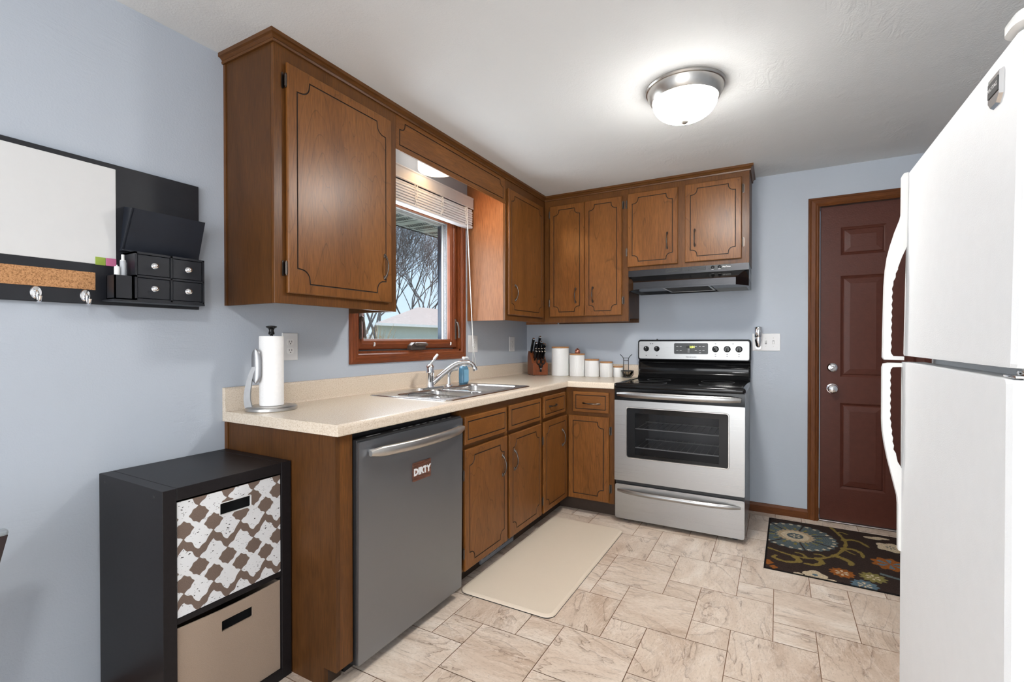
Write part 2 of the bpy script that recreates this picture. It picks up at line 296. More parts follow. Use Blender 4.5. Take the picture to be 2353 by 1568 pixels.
# ------------------------------------------------------------------ mesh helpers
WPOS = {}
def wpos(o): return WPOS.get(o.name, Vector((0, 0, 0))) if o else Vector((0, 0, 0))
def FX(x0): return lambda u, v, d: (x0+d, u, v)          # faces +x: u = y, v = z
def FY(y0): return lambda u, v, d: (u, y0-d, v)          # faces -y: u = x, v = z
def FZ(z0): return lambda u, v, d: (u, v, z0+d)          # faces +z
def tess(loops): return tessellate_polygon([[Vector((p[0], p[1], 0)) for p in l] for l in loops])
class MB:
    def __init__(s): s.v = []; s.f = []; s.m = []; s.s = []
    def add(s, vs, fs, mi=0, sm=False):
        k = len(s.v); s.v += [tuple(p) for p in vs]
        for f in fs: s.f.append([i+k for i in f]); s.m.append(mi); s.s.append(sm)
        return s
    def box(s, lo, hi, mi=0, bev=0.0, seg=2):
        x0, y0, z0 = lo; x1, y1, z1 = hi
        x0, x1 = min(x0, x1), max(x0, x1); y0, y1 = min(y0, y1), max(y0, y1); z0, z1 = min(z0, z1), max(z0, z1)
        vs = [(x, y, z) for x in (x0, x1) for y in (y0, y1) for z in (z0, z1)]
        fs = [(0, 1, 3, 2), (4, 6, 7, 5), (0, 4, 5, 1), (2, 3, 7, 6), (0, 2, 6, 4), (1, 5, 7, 3)]
        if not bev: return s.add(vs, fs, mi)
        bm = bmesh.new(); bv = [bm.verts.new(p) for p in vs]
        for f in fs: bm.faces.new([bv[i] for i in f])
        bev = min(bev, 0.49*min(x1-x0, y1-y0, z1-z0))
        bmesh.ops.bevel(bm, geom=list(bm.edges), offset=bev, segments=seg, profile=0.5, affect='EDGES')
        s.bm(bm, mi); return s
    def bm(s, bm, mi=0, sm=False):
        bm.verts.index_update(); s.add([v.co[:] for v in bm.verts], [[v.index for v in f.verts] for f in bm.faces], mi, sm); bm.free()
    def tube(s, pts, r, n=8, mi=0, caps=True, closed=False, flat=None):
        P = [Vector(p) for p in pts]; rs = r if isinstance(r, (list, tuple)) else [r]*len(P); L = len(P)
        vs = []; prev = None
        for i in range(L):
            a = P[i-1] if (i or closed) else P[0]; c = P[(i+1) % L] if (i < L-1 or closed) else P[-1]
            t = (c-a).normalized()
            if prev is None:
                h = Vector((0, 0, 1)) if abs(t.z) < 0.9 else Vector((1, 0, 0)); n1 = t.cross(h).normalized()
            else: n1 = (prev-t*prev.dot(t)).normalized()
            prev = n1; n2 = t.cross(n1)
            for j in range(n):
                q = 2*PI*j/n; vs.append(P[i]+n1*math.cos(q)*rs[i]+n2*math.sin(q)*rs[i]*(flat or 1))
        fs = []
        for i in range(L if closed else L-1):
            for j in range(n):
                a = i*n+j; b2 = i*n+(j+1) % n; c = ((i+1) % L)*n+(j+1) % n; d = ((i+1) % L)*n+j; fs.append((a, b2, c, d))
        s.add(vs, fs, mi, True)
        if caps and not closed:
            k = len(s.v)-len(vs)
            s.f.append([k+j for j in range(n)][::-1]); s.m.append(mi); s.s.append(False)
            s.f.append([k+(L-1)*n+j for j in range(n)]); s.m.append(mi); s.s.append(False)
        return s
    def cyl(s, p0, p1, r, n=16, mi=0): return s.tube([p0, p1], r, n, mi)
    def lathe(s, prof, origin, n=32, mi=0, axis='Z', scale=(1, 1)):
        o = Vector(origin); vs = []; fs = []; L = len(prof)
        ax = {'Z': (Vector((1, 0, 0)), Vector((0, 1, 0)), Vector((0, 0, 1))), 'X': (Vector((0, 1, 0)), Vector((0, 0, 1)), Vector((1, 0, 0))),
              '-Y': (Vector((1, 0, 0)), Vector((0, 0, 1)), Vector((0, -1, 0))), '-X': (Vector((0, -1, 0)), Vector((0, 0, 1)), Vector((-1, 0, 0)))}[axis] if isinstance(axis, str) else axis
        for r, h in prof:
            for j in range(n):
                q = 2*PI*j/n; vs.append(o+ax[0]*r*math.cos(q)*scale[0]+ax[1]*r*math.sin(q)*scale[1]+ax[2]*h)
        for i in range(L-1):
            for j in range(n): fs.append((i*n+j, i*n+(j+1) % n, (i+1)*n+(j+1) % n, (i+1)*n+j))
        s.add(vs, fs, mi, True); k = len(s.v)-len(vs)
        for row in (0, L-1):
            if prof[row][0] > 1e-5: s.f.append([k+row*n+j for j in range(n)]); s.m.append(mi); s.s.append(False)
        return s
    def prism(s, loops, F, d0, d1, mi=0, mside=None):
        flat = [p for l in loops for p in l]; n = len(flat); t = tess(loops)
        vs = [F(p[0], p[1], d1) for p in flat]+[F(p[0], p[1], d0) for p in flat]
        s.add(vs, [tuple(q) for q in t]+[tuple(i+n for i in q)[::-1] for q in t], mi)
        k = 0; side = []
        for l in loops:
            for i in range(len(l)): a = k+i; b2 = k+(i+1) % len(l); side.append((a, b2, b2+n, a+n))
            k += len(l)
        s.add(vs, side, mi if mside is None else mside); return s
    def loft(s, rings, mi=0, closed=True, caps=False, sm=False):
        n = len(rings[0]); vs = [p for r in rings for p in r]; fs = []
        for i in range(len(rings)-1):
            for j in range(n if closed else n-1): fs.append((i*n+j, i*n+(j+1) % n, (i+1)*n+(j+1) % n, (i+1)*n+j))
        if caps: fs.append(tuple(range(n))[::-1]); fs.append(tuple((len(rings)-1)*n+j for j in range(n)))
        return s.add(vs, fs, mi, sm)
    def sweep(s, path, prof, F, closed=False, mi=0, mis=None):
        """mitred moulding: path in 2D, prof = (offset to the left of the path, depth)"""
        P = [Vector(p) for p in path]; L = len(P); rings = []
        for i in range(L):
            d0 = (P[i]-P[i-1]).normalized() if (i or closed) else None
            d1 = (P[(i+1) % L]-P[i]).normalized() if (i < L-1 or closed) else None
            n0 = Vector((-d0.y, d0.x)) if d0 else None; n1 = Vector((-d1.y, d1.x)) if d1 else None
            if n0 and n1: b = (n0+n1); b = b/(1+n0.dot(n1))
            else: b = n0 or n1
            rings.append([F(P[i].x+b.x*o, P[i].y+b.y*o, d) for o, d in prof])
        if closed: rings.append(rings[0])
        n = len(prof)
        for i in range(len(rings)-1):
            s.loft([rings[i], rings[i+1]], mi if mis is None else mis[i], closed=True)
        if not closed:
            for r in (rings[0], rings[-1]): s.add(r, [tuple(range(n))], mi)
        return s
    def xform(s, fn): s.v = [tuple(fn(Vector(p))) for p in s.v]; return s
    def build(s, name, mats, parent=None, sharp=40, kind=None):
        me = bpy.data.meshes.new(name); o = wpos(parent)
        me.from_pydata([(p[0]-o.x, p[1]-o.y, p[2]-o.z) for p in s.v], [], s.f)
        if not isinstance(mats, (list, tuple)): mats = [mats]
        for m in mats: me.materials.append(m)
        me.polygons.foreach_set('material_index', s.m); me.polygons.foreach_set('use_smooth', s.s)
        bm = bmesh.new(); bm.from_mesh(me); bmesh.ops.recalc_face_normals(bm, faces=bm.faces); bm.to_mesh(me); bm.free()
        if any(s.s): me.set_sharp_from_angle(angle=R(sharp))
        me.update()
        ob = bpy.data.objects.new(name, me); COL.objects.link(ob)
        if parent: ob.parent = parent; WPOS[ob.name] = o.copy()
        if kind: ob['kind'] = kind
        return ob
def thing(name, label, cat, loc=(0, 0, 0), group=None):
    o = bpy.data.objects.new(name, None); COL.objects.link(o); o.location = loc; o.empty_display_size = 0.05
    o['label'] = label; o['category'] = cat
    if group: o['group'] = group
    WPOS[o.name] = Vector(loc); return o
def tag(o, label, cat, group=None):
    o['label'] = label; o['category'] = cat
    if group: o['group'] = group
    return o
def rebase(o, loc):
    """give a single-mesh thing its origin at loc"""
    loc = Vector(loc); o.data.transform(Matrix.Translation(-loc)); o.location = loc; return o
def struct(mb, name, mats): return mb.build(name, mats, None, kind='structure')
def text_mb(mb, txt, size, F, u, v, d=0.0006, mi=0, align='CENTER', shear=0.0, bold=0.0, sx=1.0):
    c = bpy.data.curves.new('lettering', 'FONT'); c.body = txt; c.size = size; c.align_x = align; c.align_y = 'CENTER'; c.resolution_u = 2; c.shear = shear; c.offset = bold
    o = bpy.data.objects.new('lettering', c); COL.objects.link(o)
    dg = bpy.context.evaluated_depsgraph_get(); me = bpy.data.meshes.new_from_object(o.evaluated_get(dg))
    mb.add([F(u+p.co.x*sx, v+p.co.y, d) for p in me.vertices], [tuple(f.vertices) for f in me.polygons], mi)
    bpy.data.objects.remove(o); bpy.data.curves.remove(c); bpy.data.meshes.remove(me)
def rrect(u0, v0, u1, v1, r, n=5):
    pts = []
    for cx, cy, a in ((u1-r, v1-r, 0), (u0+r, v1-r, 90), (u0+r, v0+r, 180), (u1-r, v0+r, 270)):
        for i in range(n+1): q = R(a+90*i/n); pts.append((cx+r*math.cos(q), cy+r*math.sin(q)))
    return pts
def rect(u0, v0, u1, v1): return [(u0, v0), (u1, v0), (u1, v1), (u0, v1)]

# ------------------------------------------------------------------ room shell
H = 2.334
XR, YF = 3.22, -6.40
def make_floor():
    L, s_, g = 0.3055, 0.1525, 0.0030
    ox, oy = 1.4655, -1.300
    vs, fs, uvs, sh = [], [], [], []
    rnd = random.Random(3)
    def tile(x0, y0, w):
        a0, b0, a1, b1 = max(x0+g/2, 0), max(y0+g/2, YF), min(x0+w-g/2, XR), min(y0+w-g/2, 0)
        if a1-a0 < .004 or b1-b0 < .004: return
        k = len(vs); rot = rnd.choice((0, 1, 2, 3)); q = rnd.random()
        for x, y in ((a0, b0), (a1, b0), (a1, b1), (a0, b1)):
            vs.append((x, y, 0)); u, v = x-x0, y-y0
            for _ in range(rot % 2): u, v = v, -u
            uvs.append((u+q*7, v+q*3))
        fs.append((k, k+1, k+2, k+3)); sh.append(q)
    for i in range(-26, 27):
        for j in range(-26, 27):
            x = ox+i*L+j*s_; y = oy+i*s_-j*L
            if -1 < x < XR+1 and YF-1 < y < 1: tile(x, y, L); tile(x, y-s_, s_)
    n = len(fs); k = len(vs)
    vs += [(-.2, YF-.1, -.0035), (XR+.1, YF-.1, -.0035), (XR+.1, .3, -.0035), (-.2, .3, -.0035)]
    vs += [(p[0], p[1], -.08) for p in vs[k:k+4]]
    fs += [(k, k+1, k+2, k+3), (k+7, k+6, k+5, k+4)]+[(k+i, k+4+i, k+4+(i+1) % 4, k+(i+1) % 4) for i in range(4)]
    me = bpy.data.meshes.new('floor'); me.from_pydata(vs, [], fs); me.materials.append(m_tile); me.materials.append(m_grout)
    uv = me.uv_layers.new(name='tile')
    for p in me.polygons:
        p.material_index = 0 if p.index < n else 1
        for li in p.loop_indices:
            vi = me.loops[li].vertex_index
            uv.data[li].uv = uvs[vi] if vi < len(uvs) else (0, 0)
    at = me.attributes.new('shade', 'FLOAT', 'FACE')
    for i in range(len(fs)): at.data[i].value = sh[i] if i < n else 0
    o = bpy.data.objects.new('floor', me); COL.objects.link(o); o['kind'] = 'structure'
make_floor()
WY0, WY1, WZ0, WZ1 = -1.955, -1.016, 1.127, 2.075          # window opening
struct(MB().prism([rect(YF, 0, 0.13, H), rect(WY0, WZ0, WY1, WZ1)], FX(0), -0.13, 0), 'wall_left', m_wall)
DX0, DX1, DZ1 = 2.166, 3.034, 2.092                       # door opening
struct(MB().prism([[(0, 0), (DX0, 0), (DX0, DZ1), (DX1, DZ1), (DX1, 0), (XR, 0), (XR, H), (0, H)]], FY(0), -0.13, 0), 'wall_back', m_wall)
struct(MB().box((XR, YF, 0), (XR+.1, .13, H)), 'wall_right', m_wall)
struct(MB().prism([rect(-.13, 0, XR+.1, H), rect(.55, .08, 2.95, 2.15)], FY(YF), 0, 0.13), 'wall_front', m_wall)
struct(MB().box((-.13, YF-.13, H), (XR+.1, .13, H+.1)), 'ceiling', m_ceil)
# baseboard between stove and door
bp = [(0, 0), (-.012, 0), (-.012, .045), (-.009, .052), (-.006, .062), (0, .064)]
struct(MB().sweep([(1.66, 0), (2.118, 0)], bp, lambda u, v, d: (u, v, d)), 'baseboard_back', m_casx)
struct(MB().sweep([(0, YF), (0, -3.07)], bp, lambda u, v, d: (u, v, d)), 'baseboard_left', m_casx)
# crown moulding over all wall cabinets
cp = [(0, 2.296), (-.008, 2.296), (-.010, 2.304), (-.007, 2.309), (-.015, 2.317), (-.023, 2.320), (-.023, H), (0, H)]
struct(MB().sweep([(0, -2.642), (.313, -2.642), (.313, -.303), (1.774, -.303), (1.774, 0)], cp, lambda u, v, d: (u, v, d), mis=[0, 1, 0, 1]), 'trim_1', [m_crownx, m_crowny])
# door casing
dcp = [(0, 0), (0, .012), (.006, .016), (.012, .014), (.020, .019), (.042, .017), (.050, .012), (.056, .012), (.060, .008), (.060, 0)]
mb = MB().sweep([(DX0+.006, 0), (DX0+.006, DZ1-.014), (DX1-.006, DZ1-.014), (DX1-.006, 0)], dcp, FY(0), mis=[0, 1, 0])
struct(mb, 'trim_2', [m_casz, m_casx])
mb = MB(); mb.box((DX0-.012+.012, -.0, 0), (DX0+.012, .13, DZ1)); mb.box((DX1-.012, 0, 0), (DX1, .13, DZ1)); mb.box((DX0, 0, DZ1-.012), (DX1, .13, DZ1))
struct(mb, 'trim_3', m_casz)
struct(MB().box((DX0+.012, 0.005, 0), (DX1-.012, .12, .008), bev=.003), 'trim_4', m_nickel)

# ------------------------------------------------------------------ entry door
def raised_panel(mb, F, u0, v0, u1, v1, mi=0):
    """moulded six-panel relief: groove, bevel, raised field"""
    rs = [(0, 0), (.008, -.006), (.014, -.009), (.020, -.004), (.048, 0.0), (.052, .001)]
    rings = [[F(u0+i, v0+i, d), F(u1-i, v0+i, d), F(u1-i, v1-i, d), F(u0+i, v1-i, d)] for i, d in rs]
    mb.loft([[Vector(p) for p in r] for r in rings], mi); mb.add(rings[-1], [(0, 1, 2, 3)], mi)
def make_door():
    x0, x1, z0, z1 = 2.183, 3.018, .010, 2.076
    mb = MB(); F = FY(.022)
    cols = [(2.294, 2.534), (2.668, 2.908)]; rows = [(.226, .787), (.958, 1.618), (1.752, 1.934)]
    holes = [rect(c0, r0, c1, r1) for c0, c1 in cols for r0, r1 in rows]
    flat = [p for l in [rect(x0, z0, x1, z1)]+holes for p in l]
    mb.add([F(p[0], p[1], 0) for p in flat], [tuple(t) for t in tess([rect(x0, z0, x1, z1)]+holes)])
    for c0, c1 in cols:
        for r0, r1 in rows: raised_panel(mb, F, c0, r0, c1, r1)
    c = [F(x0, z0, 0), F(x1, z0, 0), F(x1, z1, 0), F(x0, z1, 0), F(x0, z0, -.044), F(x1, z0, -.044), F(x1, z1, -.044), F(x0, z1, -.044)]
    mb.add(c, [(0, 4, 5, 1), (1, 5, 6, 2), (2, 6, 7, 3), (3, 7, 4, 0), (4, 7, 6, 5)])
    d = struct(mb, 'door_1', m_doorp); WPOS[d.name] = Vector((0, 0, 0))
    k = MB().lathe([(0, .062), (.012, .062), (.0255, .056), (.029, .044), (.026, .034), (.014, .026), (.012, .012), (.032, .008), (.034, 0)], (2.2505, .022, .880), 28, axis='-Y')
    k.lathe([(0, .0635), (.006, .063), (.007, .0615)], (2.2505, .022, .880), 14, axis='-Y')
    k.build('door_knob', m_chrome, d, 30)
    k = MB().lathe([(0, .014), (.022, .013), (.029, .007), (.0295, 0)], (2.250, .022, 1.018), 28, axis='-Y')
    k.box((2.2455, -.016, 1.000), (2.2545, .010, 1.036), bev=.003)
    a = k.v; c0 = Vector((2.250, 0, 1.018))
    for i in range(len(a)):
        p = Vector(a[i])
        if p.y < .0085 and abs(p.x-2.25) < .0056 and i >= 28*4: q = Matrix.Rotation(R(55), 3, 'Y') @ (p-c0); a[i] = tuple(c0+q)
    k.build('deadbolt', m_chrome, d, 30)
make_door()

# ------------------------------------------------------------------ window
def make_window():
    cp_ = [(0, 0), (0, .010), (.006, .018), (.014, .016), (.020, .019), (.034, .015), (.042, .016), (.050, .011), (.054, .010), (.054, 0)]
    y0, y1, z0, z1 = -1.955, -1.016, 1.127, 2.075
    mb = MB().sweep([(y0, z0), (y0, z1), (y1, z1), (y1, z0)], cp_, FX(0.0005), closed=True, mis=[0, 1, 0, 1])
    w = struct(mb, 'window_1', [m_winz, m_winy])
    # jamb liner
    mb = MB()
    for lo, hi in (((-.10, y0-.01, z0-.01), (0, y0+.012, z1+.01)), ((-.10, y1-.012, z0-.01), (0, y1+.01, z1+.01)), ((-.10, y0, z0-.01), (0, y1, z0+.012)), ((-.10, y0, z1-.012), (0, y1, z1+.01))): mb.box(lo, hi)
    mb.build('jamb', m_winz, w)
    # sash with stepped inner profile
    s0, s1, t0, t1 = -1.935, -1.034, 1.147, 2.055
    sp = [(0, -.055), (0, -.022), (-.006, -.016), (-.030, -.014), (-.036, -.018), (-.048, -.022), (-.058, -.032), (-.058, -.055)]
    mb = MB().sweep([(s0, t0), (s0, t1), (s1, t1), (s1, t0)], sp, FX(0), closed=True, mis=[0, 1, 0, 1]); sa = mb.build('sash', [m_winz, m_winy], w)
    g0, g1, h0, h1 = s0+.056, s1-.056, t0+.056, t1-.056
    MB().box((-.046, g0, h0), (-.042, g1, h1)).build('pane', m_glass, w)
    # exterior frame seen through the glass
    mb = MB()
    for i, (xa, xb) in enumerate(((-.062, -.055), (-.082, -.064), (-.100, -.084), (-.128, -.102))):
        e = .004*i-.002
        mb.box((xa, s1-.058-e, h0-.03), (xb, y1+.01, h1+.03), i); mb.box((xa, y0-.01, h0-.03), (xb, s0+.058+e, h1+.03), i)
        mb.box((xa, y0, h1+e*-1), (xb, y1, z1+.01), 0); mb.box((xa, y0, z0-.01), (xb, y1, h0+e*.5), 0)
    mb.build('outer_frame', [m_wjamb, m_grit, m_wjamb, m_navys], w)
    # stool-like top corner of the casing under the cabinet
    # crank
    mb = MB(); mb.prism([[(-1.545, 1.142), (-1.425, 1.142), (-1.412, 1.150), (-1.408, 1.176), (-1.425, 1.186), (-1.512, 1.186), (-1.542, 1.168)]], FX(-.016), 0, .032)
    mb.box((.012, -1.515, 1.162), (.034, -1.412, 1.186), bev=.008); mb.tube([(.03, -1.50, 1.172), (.040, -1.47, 1.172), (.040, -1.425, 1.173)], [.006, .006, .008], 10)
    mb.build('crank_handle', m_bronze, w, 30)
    for yy in (-1.0505, -1.917):
        mb = MB(); mb.box((-.018, yy-.009, 1.205), (-.010, yy+.009, 1.345), bev=.004)
        mb.tube([(-.008, yy, 1.325), (.004, yy, 1.320), (.010, yy+.003, 1.290), (.012, yy+.006, 1.245), (.010, yy+.008, 1.215)], [.006, .008, .007, .007, .009], 10)
        mb.build('sash_lock', m_bronze, w, 30)
    for yy, zz in ((-1.82, 1.176), (-1.115, 1.176), (-1.115, 2.025), (-1.40, 2.028)):
        MB().tube([(-.012, yy, zz+.010), (-.006, yy, zz+.008), (-.006, yy-.003, zz-.006), (-.010, yy-.004, zz-.010)], [.002, .004, .005, .003], 8).build('screen_clip', m_white, w)
make_window()

# ------------------------------------------------------------------ cabinet helpers
def scoop_path(u0, v0, u1, v1, m, a, s_, corners=(1, 1, 1, 1), n=7):
    """routed outline with scooped corners, order: bl, br, tr, tl"""
    U0, V0, U1, V1 = u0+m, v0+m, u1-m, v1-m; P = []
    def arc(cx, cy, q0):
        for i in range(n+1):
            q = R(q0-90*i/n); P.append((cx+(a)*math.cos(q), cy+(a)*math.sin(q)))
    if corners[0]: P.append((U0, V0+a+s_)); arc(U0+s_*.9, V0+s_*.9, 90); P.append((U0+a+s_, V0))
    else: P.append((U0, V0))
    if corners[1]: P.append((U1-a-s_, V0)); arc(U1-s_*.9, V0+s_*.9, 180); P.append((U1, V0+a+s_))
    else: P.append((U1, V0))
    if corners[2]: P.append((U1, V1-a-s_)); arc(U1-s_*.9, V1-s_*.9, 270); P.append((U1-a-s_, V1))
    else: P.append((U1, V1))
    if corners[3]: P.append((U0+a+s_, V1)); arc(U0+s_*.9, V1-s_*.9, 0); P.append((U0, V1-a-s_))
    else: P.append((U0, V1))
    return P
def offset_loop(P, d):
    n = len(P); out = []
    for i in range(n):
        a, b, c = Vector(P[i-1]), Vector(P[i]), Vector(P[(i+1) % n]); e0 = (b-a).normalized(); e1 = (c-b).normalized()
        n0 = Vector((-e0.y, e0.x)); n1 = Vector((-e1.y, e1.x)); q = n0+n1; dd = 1+n0.dot(n1)
        q = q/max(dd, .45); out.append((b.x+q.x*d, b.y+q.y*d))
    return out
def door_front(mb, F, u0, u1, v0, v1, path, t=.019, gw=.0027, gd=.0035, mi=0, mg=1, rnd=.004):
    """slab with eased edges and a routed groove along path (ccw)"""
    outer = [(u0+rnd, v0+rnd), (u1-rnd, v0+rnd), (u1-rnd, v1-rnd), (u0+rnd, v1-rnd)]
    po, pi = offset_loop(path, -gw), offset_loop(path, gw)
    flat = outer+po; mb.add([F(p[0], p[1], t) for p in flat], [tuple(q) for q in tess([outer, po])], mi)
    mb.loft([[F(*p, t) for p in po], [F(*p, t-gd) for p in offset_loop(path, -gw*.4)], [F(*p, t-gd) for p in offset_loop(path, gw*.4)], [F(*p, t) for p in pi]], mg)
    mb.add([F(p[0], p[1], t) for p in pi], [tuple(q) for q in tess([pi])], mi)
    e = rect(u0, v0, u1, v1)
    mb.loft([[F(*p, t) for p in outer], [F(*p, t-rnd) for p in e], [F(*p, t*.35) for p in e], [F(*p, 0) for p in rect(u0+.006, v0+.006, u1-.006, v1-.006)]], mi)
    mb.add([F(*p, 0) for p in rect(u0+.006, v0+.006, u1-.006, v1-.006)], [(3, 2, 1, 0)], mi); return mb
def pull(parent, F, u, v, L=.105, vert=True, d0=.019, mname='handle'):
    mb = MB(); n = 15
    def P(t, d): return F(u, v+t, d0+d) if vert else F(u+t, v, d0+d)
    pts, rs = [], []
    for i in range(n):
        q = -1+2*i/(n-1); a = abs(q)
        d = .004+.020*max(0, 1-a**2.4); pts.append(P(q*L/2, d))
        rs.append(.0062 if a > .93 else (.0058 if a > .8 else (.0040 if a > .6 else (.0030 if a > .35 else .0045))))
    mb.tube(pts, rs, 10)
    for sg in (-1, 1): mb.lathe([(0, .005), (.005, .0045), (.0075, .002), (.0075, 0)], P(sg*L/2*.97, 0), 12, axis=(Vector(F(1, 0, 0))-Vector(F(0, 0, 0)), Vector(F(0, 1, 0))-Vector(F(0, 0, 0)), Vector(F(0, 0, 1))-Vector(F(0, 0, 0))), scale=((.8, 1.5) if vert else (1.5, .8)))
    return mb.build(mname, m_pewter, parent, 50)
def hinge(parent, F, u, v, side):
    """side: +1 frame plate lies toward +u of the door edge"""
    mb = MB(); a, b = Vector(F(u, v-.022, .012)), Vector(F(u, v+.022, .012)); mb.cyl(a, b, .005, 10)
    mb.cyl(Vector(F(u, v-.027, .012)), Vector(F(u, v+.027, .012)), .0028, 8)
    u2 = u+side*.011; mb.prism([rrect(min(u, u2), v-.030, max(u, u2), v+.030, .006, 3)], F, 0.0005, .003)
    return mb.build('hinge', m_pewter, parent, 50)
def cab_door(parent, F, u0, u1, v0, v1, corners=(1, 1, 1, 1), m=.036, a=.032, s_=.011, name='door', mats=None):
    mb = MB(); door_front(mb, F, u0, u1, v0, v1, scoop_path(u0, v0, u1, v1, m, a, s_, corners)); return mb.build(name, mats or [m_wood, m_groove], parent)
def drawer_front(parent, F, u0, u1, v0, v1, m=.024, name='drawer', mats=None):
    mb = MB(); door_front(mb, F, u0, u1, v0, v1, rect(u0+m, v0+m, u1-m, v1-m)); return mb.build(name, mats or [m_woodx, m_groove], parent)
def open_box(mb, lo, hi, t=.016, skip=''):
    x0, y0, z0 = lo; x1, y1, z1 = hi
    if 'x-' not in skip: mb.box((x0, y0, z0), (x0+t, y1, z1))
    if 'x+' not in skip: mb.box((x1-t, y0, z0), (x1, y1, z1))
    if 'y-' not in skip: mb.box((x0, y0, z0), (x1, y0+t, z1))
    if 'y+' not in skip: mb.box((x0, y1-t, z0), (x1, y1, z1))
    if 'z-' not in skip: mb.box((x0, y0, z0), (x1, y1, z0+t))
    if 'z+' not in skip: mb.box((x0, y0, z1-t), (x1, y1, z1))
    return mb

# ------------------------------------------------------------------ wall cabinets
ZU = 1.336
def ub(lo, hi, z, m, c, t=.014, rec=.030):
    mb = MB(); mb.box((lo[0], lo[1], z+rec), (hi[0], hi[1], H-.002))
    mb.box((lo[0], lo[1], z), (hi[0], lo[1]+t, z+rec)); mb.box((lo[0], hi[1]-t, z), (hi[0], hi[1], z+rec)); return mb.build('body', m, c)
G = 'wall cabinets with scooped panel doors'
UF = FX(.313)
c = thing('wall_cabinet', 'large brown wall cabinet with one big door left of the window, nearest the camera', 'cabinet', (.002, -2.32, ZU), G)
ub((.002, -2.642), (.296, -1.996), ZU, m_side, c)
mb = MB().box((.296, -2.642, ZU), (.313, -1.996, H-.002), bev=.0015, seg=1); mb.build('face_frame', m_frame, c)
MB().box((.002, -2.6455, ZU), (.016, -2.642, H-.040)).build('scribe_strip', m_frame, c)
d = cab_door(c, UF, -2.597, -2.045, 1.376, 2.240, m=.040, a=.040, s_=.016); pull(d, UF, -2.094, 1.540)
for z in (2.171, 1.468): hinge(c, UF, -2.601, z, -1)
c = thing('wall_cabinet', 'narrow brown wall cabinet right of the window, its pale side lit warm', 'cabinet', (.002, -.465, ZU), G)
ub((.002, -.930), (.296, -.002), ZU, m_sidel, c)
MB().box((.296, -.930, ZU), (.313, -.303, H-.002), bev=.0015, seg=1).build('face_frame', m_frame, c)
d = cab_door(c, UF, -.908, -.362, 1.375, 2.238); pull(d, UF, -.822, 1.530)
for z in (2.145, 1.485): hinge(c, UF, -.356, z, 1)
BF = FY(.0-.303)
c = thing('wall_cabinet', 'brown wall cabinet with two tall narrow doors in the corner above the white canisters', 'cabinet', (.65, -.002, ZU), G)
ub((.315, -.286), (.988, -.002), ZU, m_side, c)
MB().box((.3145, -.303, ZU), (.988, -.286, H-.002), bev=.0015, seg=1).build('face_frame', m_frame, c)
d = cab_door(c, BF, .367, .6525, 1.383, 2.247); pull(d, BF, .585, 1.542)
d = cab_door(c, BF, .6555, .941, 1.383, 2.250); pull(d, BF, .722, 1.542)
for z in (2.185, 1.49): hinge(c, BF, .362, z, -1); hinge(c, BF, .946, z, 1)
c = thing('wall_cabinet', 'short brown wall cabinet with two square doors above the range hood', 'cabinet', (1.38, -.002, 1.70), G)
MB().box((.990, -.286, 1.700), (1.774, -.002, H-.002)).build('body', m_side, c)
MB().box((.9885, -.303, 1.700), (1.774, -.286, H-.002), bev=.0015, seg=1).build('face_frame', m_frame, c)
d = cab_door(c, BF, .982, 1.333, 1.728, 2.256); pull(d, BF, 1.262, 1.892)
d = cab_door(c, BF, 1.379, 1.729, 1.731, 2.260); pull(d, BF, 1.442, 1.892)
for z in (2.185, 1.838): hinge(c, BF, .977, z, -1); hinge(c, BF, 1.734, z, 1)
# valance board over the sink
v = MB(); door_front(v, FX(.296), -1.9955, -.9305, 2.131, 2.298, scoop_path(-1.9955, 2.131, -.9305, 2.298, .026, .030, .010, (0, 0, 1, 1)), t=.017, rnd=.002)
v.box((.296, -1.9955, 2.29), (.311, -.9305, H-.002))
o = rebase(v.build('valance_board', [m_woody, m_groove]), (.30, -1.46, 2.131)); tag(o, 'brown wooden valance board bridging the wall cabinets above the window', 'valance')

# ------------------------------------------------------------------ base cabinets
KF = FX(.637); G = 'base cabinets under the counter'
Z0, Z1 = .100, .8735
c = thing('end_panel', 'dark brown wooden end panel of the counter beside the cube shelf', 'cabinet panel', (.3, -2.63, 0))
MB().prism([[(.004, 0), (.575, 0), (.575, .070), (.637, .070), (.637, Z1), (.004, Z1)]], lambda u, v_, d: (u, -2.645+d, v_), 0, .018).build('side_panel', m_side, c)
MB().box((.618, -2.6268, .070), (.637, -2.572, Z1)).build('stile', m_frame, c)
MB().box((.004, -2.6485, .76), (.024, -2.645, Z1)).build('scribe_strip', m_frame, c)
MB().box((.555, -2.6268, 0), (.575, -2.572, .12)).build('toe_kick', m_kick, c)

c = thing('base_cabinet', 'brown sink base cabinet with two doors and two dummy drawers right of the dishwasher', 'cabinet', (.3, -1.49, 0), G)
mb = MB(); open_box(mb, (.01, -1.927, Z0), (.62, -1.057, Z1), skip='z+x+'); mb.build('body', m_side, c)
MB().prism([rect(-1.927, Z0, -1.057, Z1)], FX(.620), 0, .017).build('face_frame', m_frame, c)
drawer_front(c, KF, -1.905, -1.508, .702, .835, name='dummy_drawer'); drawer_front(c, KF, -1.479, -1.076, .702, .838, name='dummy_drawer')
d = cab_door(c, KF, -1.905, -1.503, .106, .679); pull(d, KF, -1.558, .530)
d = cab_door(c, KF, -1.479, -1.072, .108, .679); pull(d, KF, -1.427, .532)
for z in (.56, .19): hinge(c, KF, -1.068, z, 1); hinge(c, KF, -1.909, z, -1)
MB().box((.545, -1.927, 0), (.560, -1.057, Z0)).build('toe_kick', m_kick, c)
c = thing('base_cabinet', 'narrow brown base cabinet with small drawer, facing the sink side of the corner', 'cabinet', (.3, -.85, 0), G)
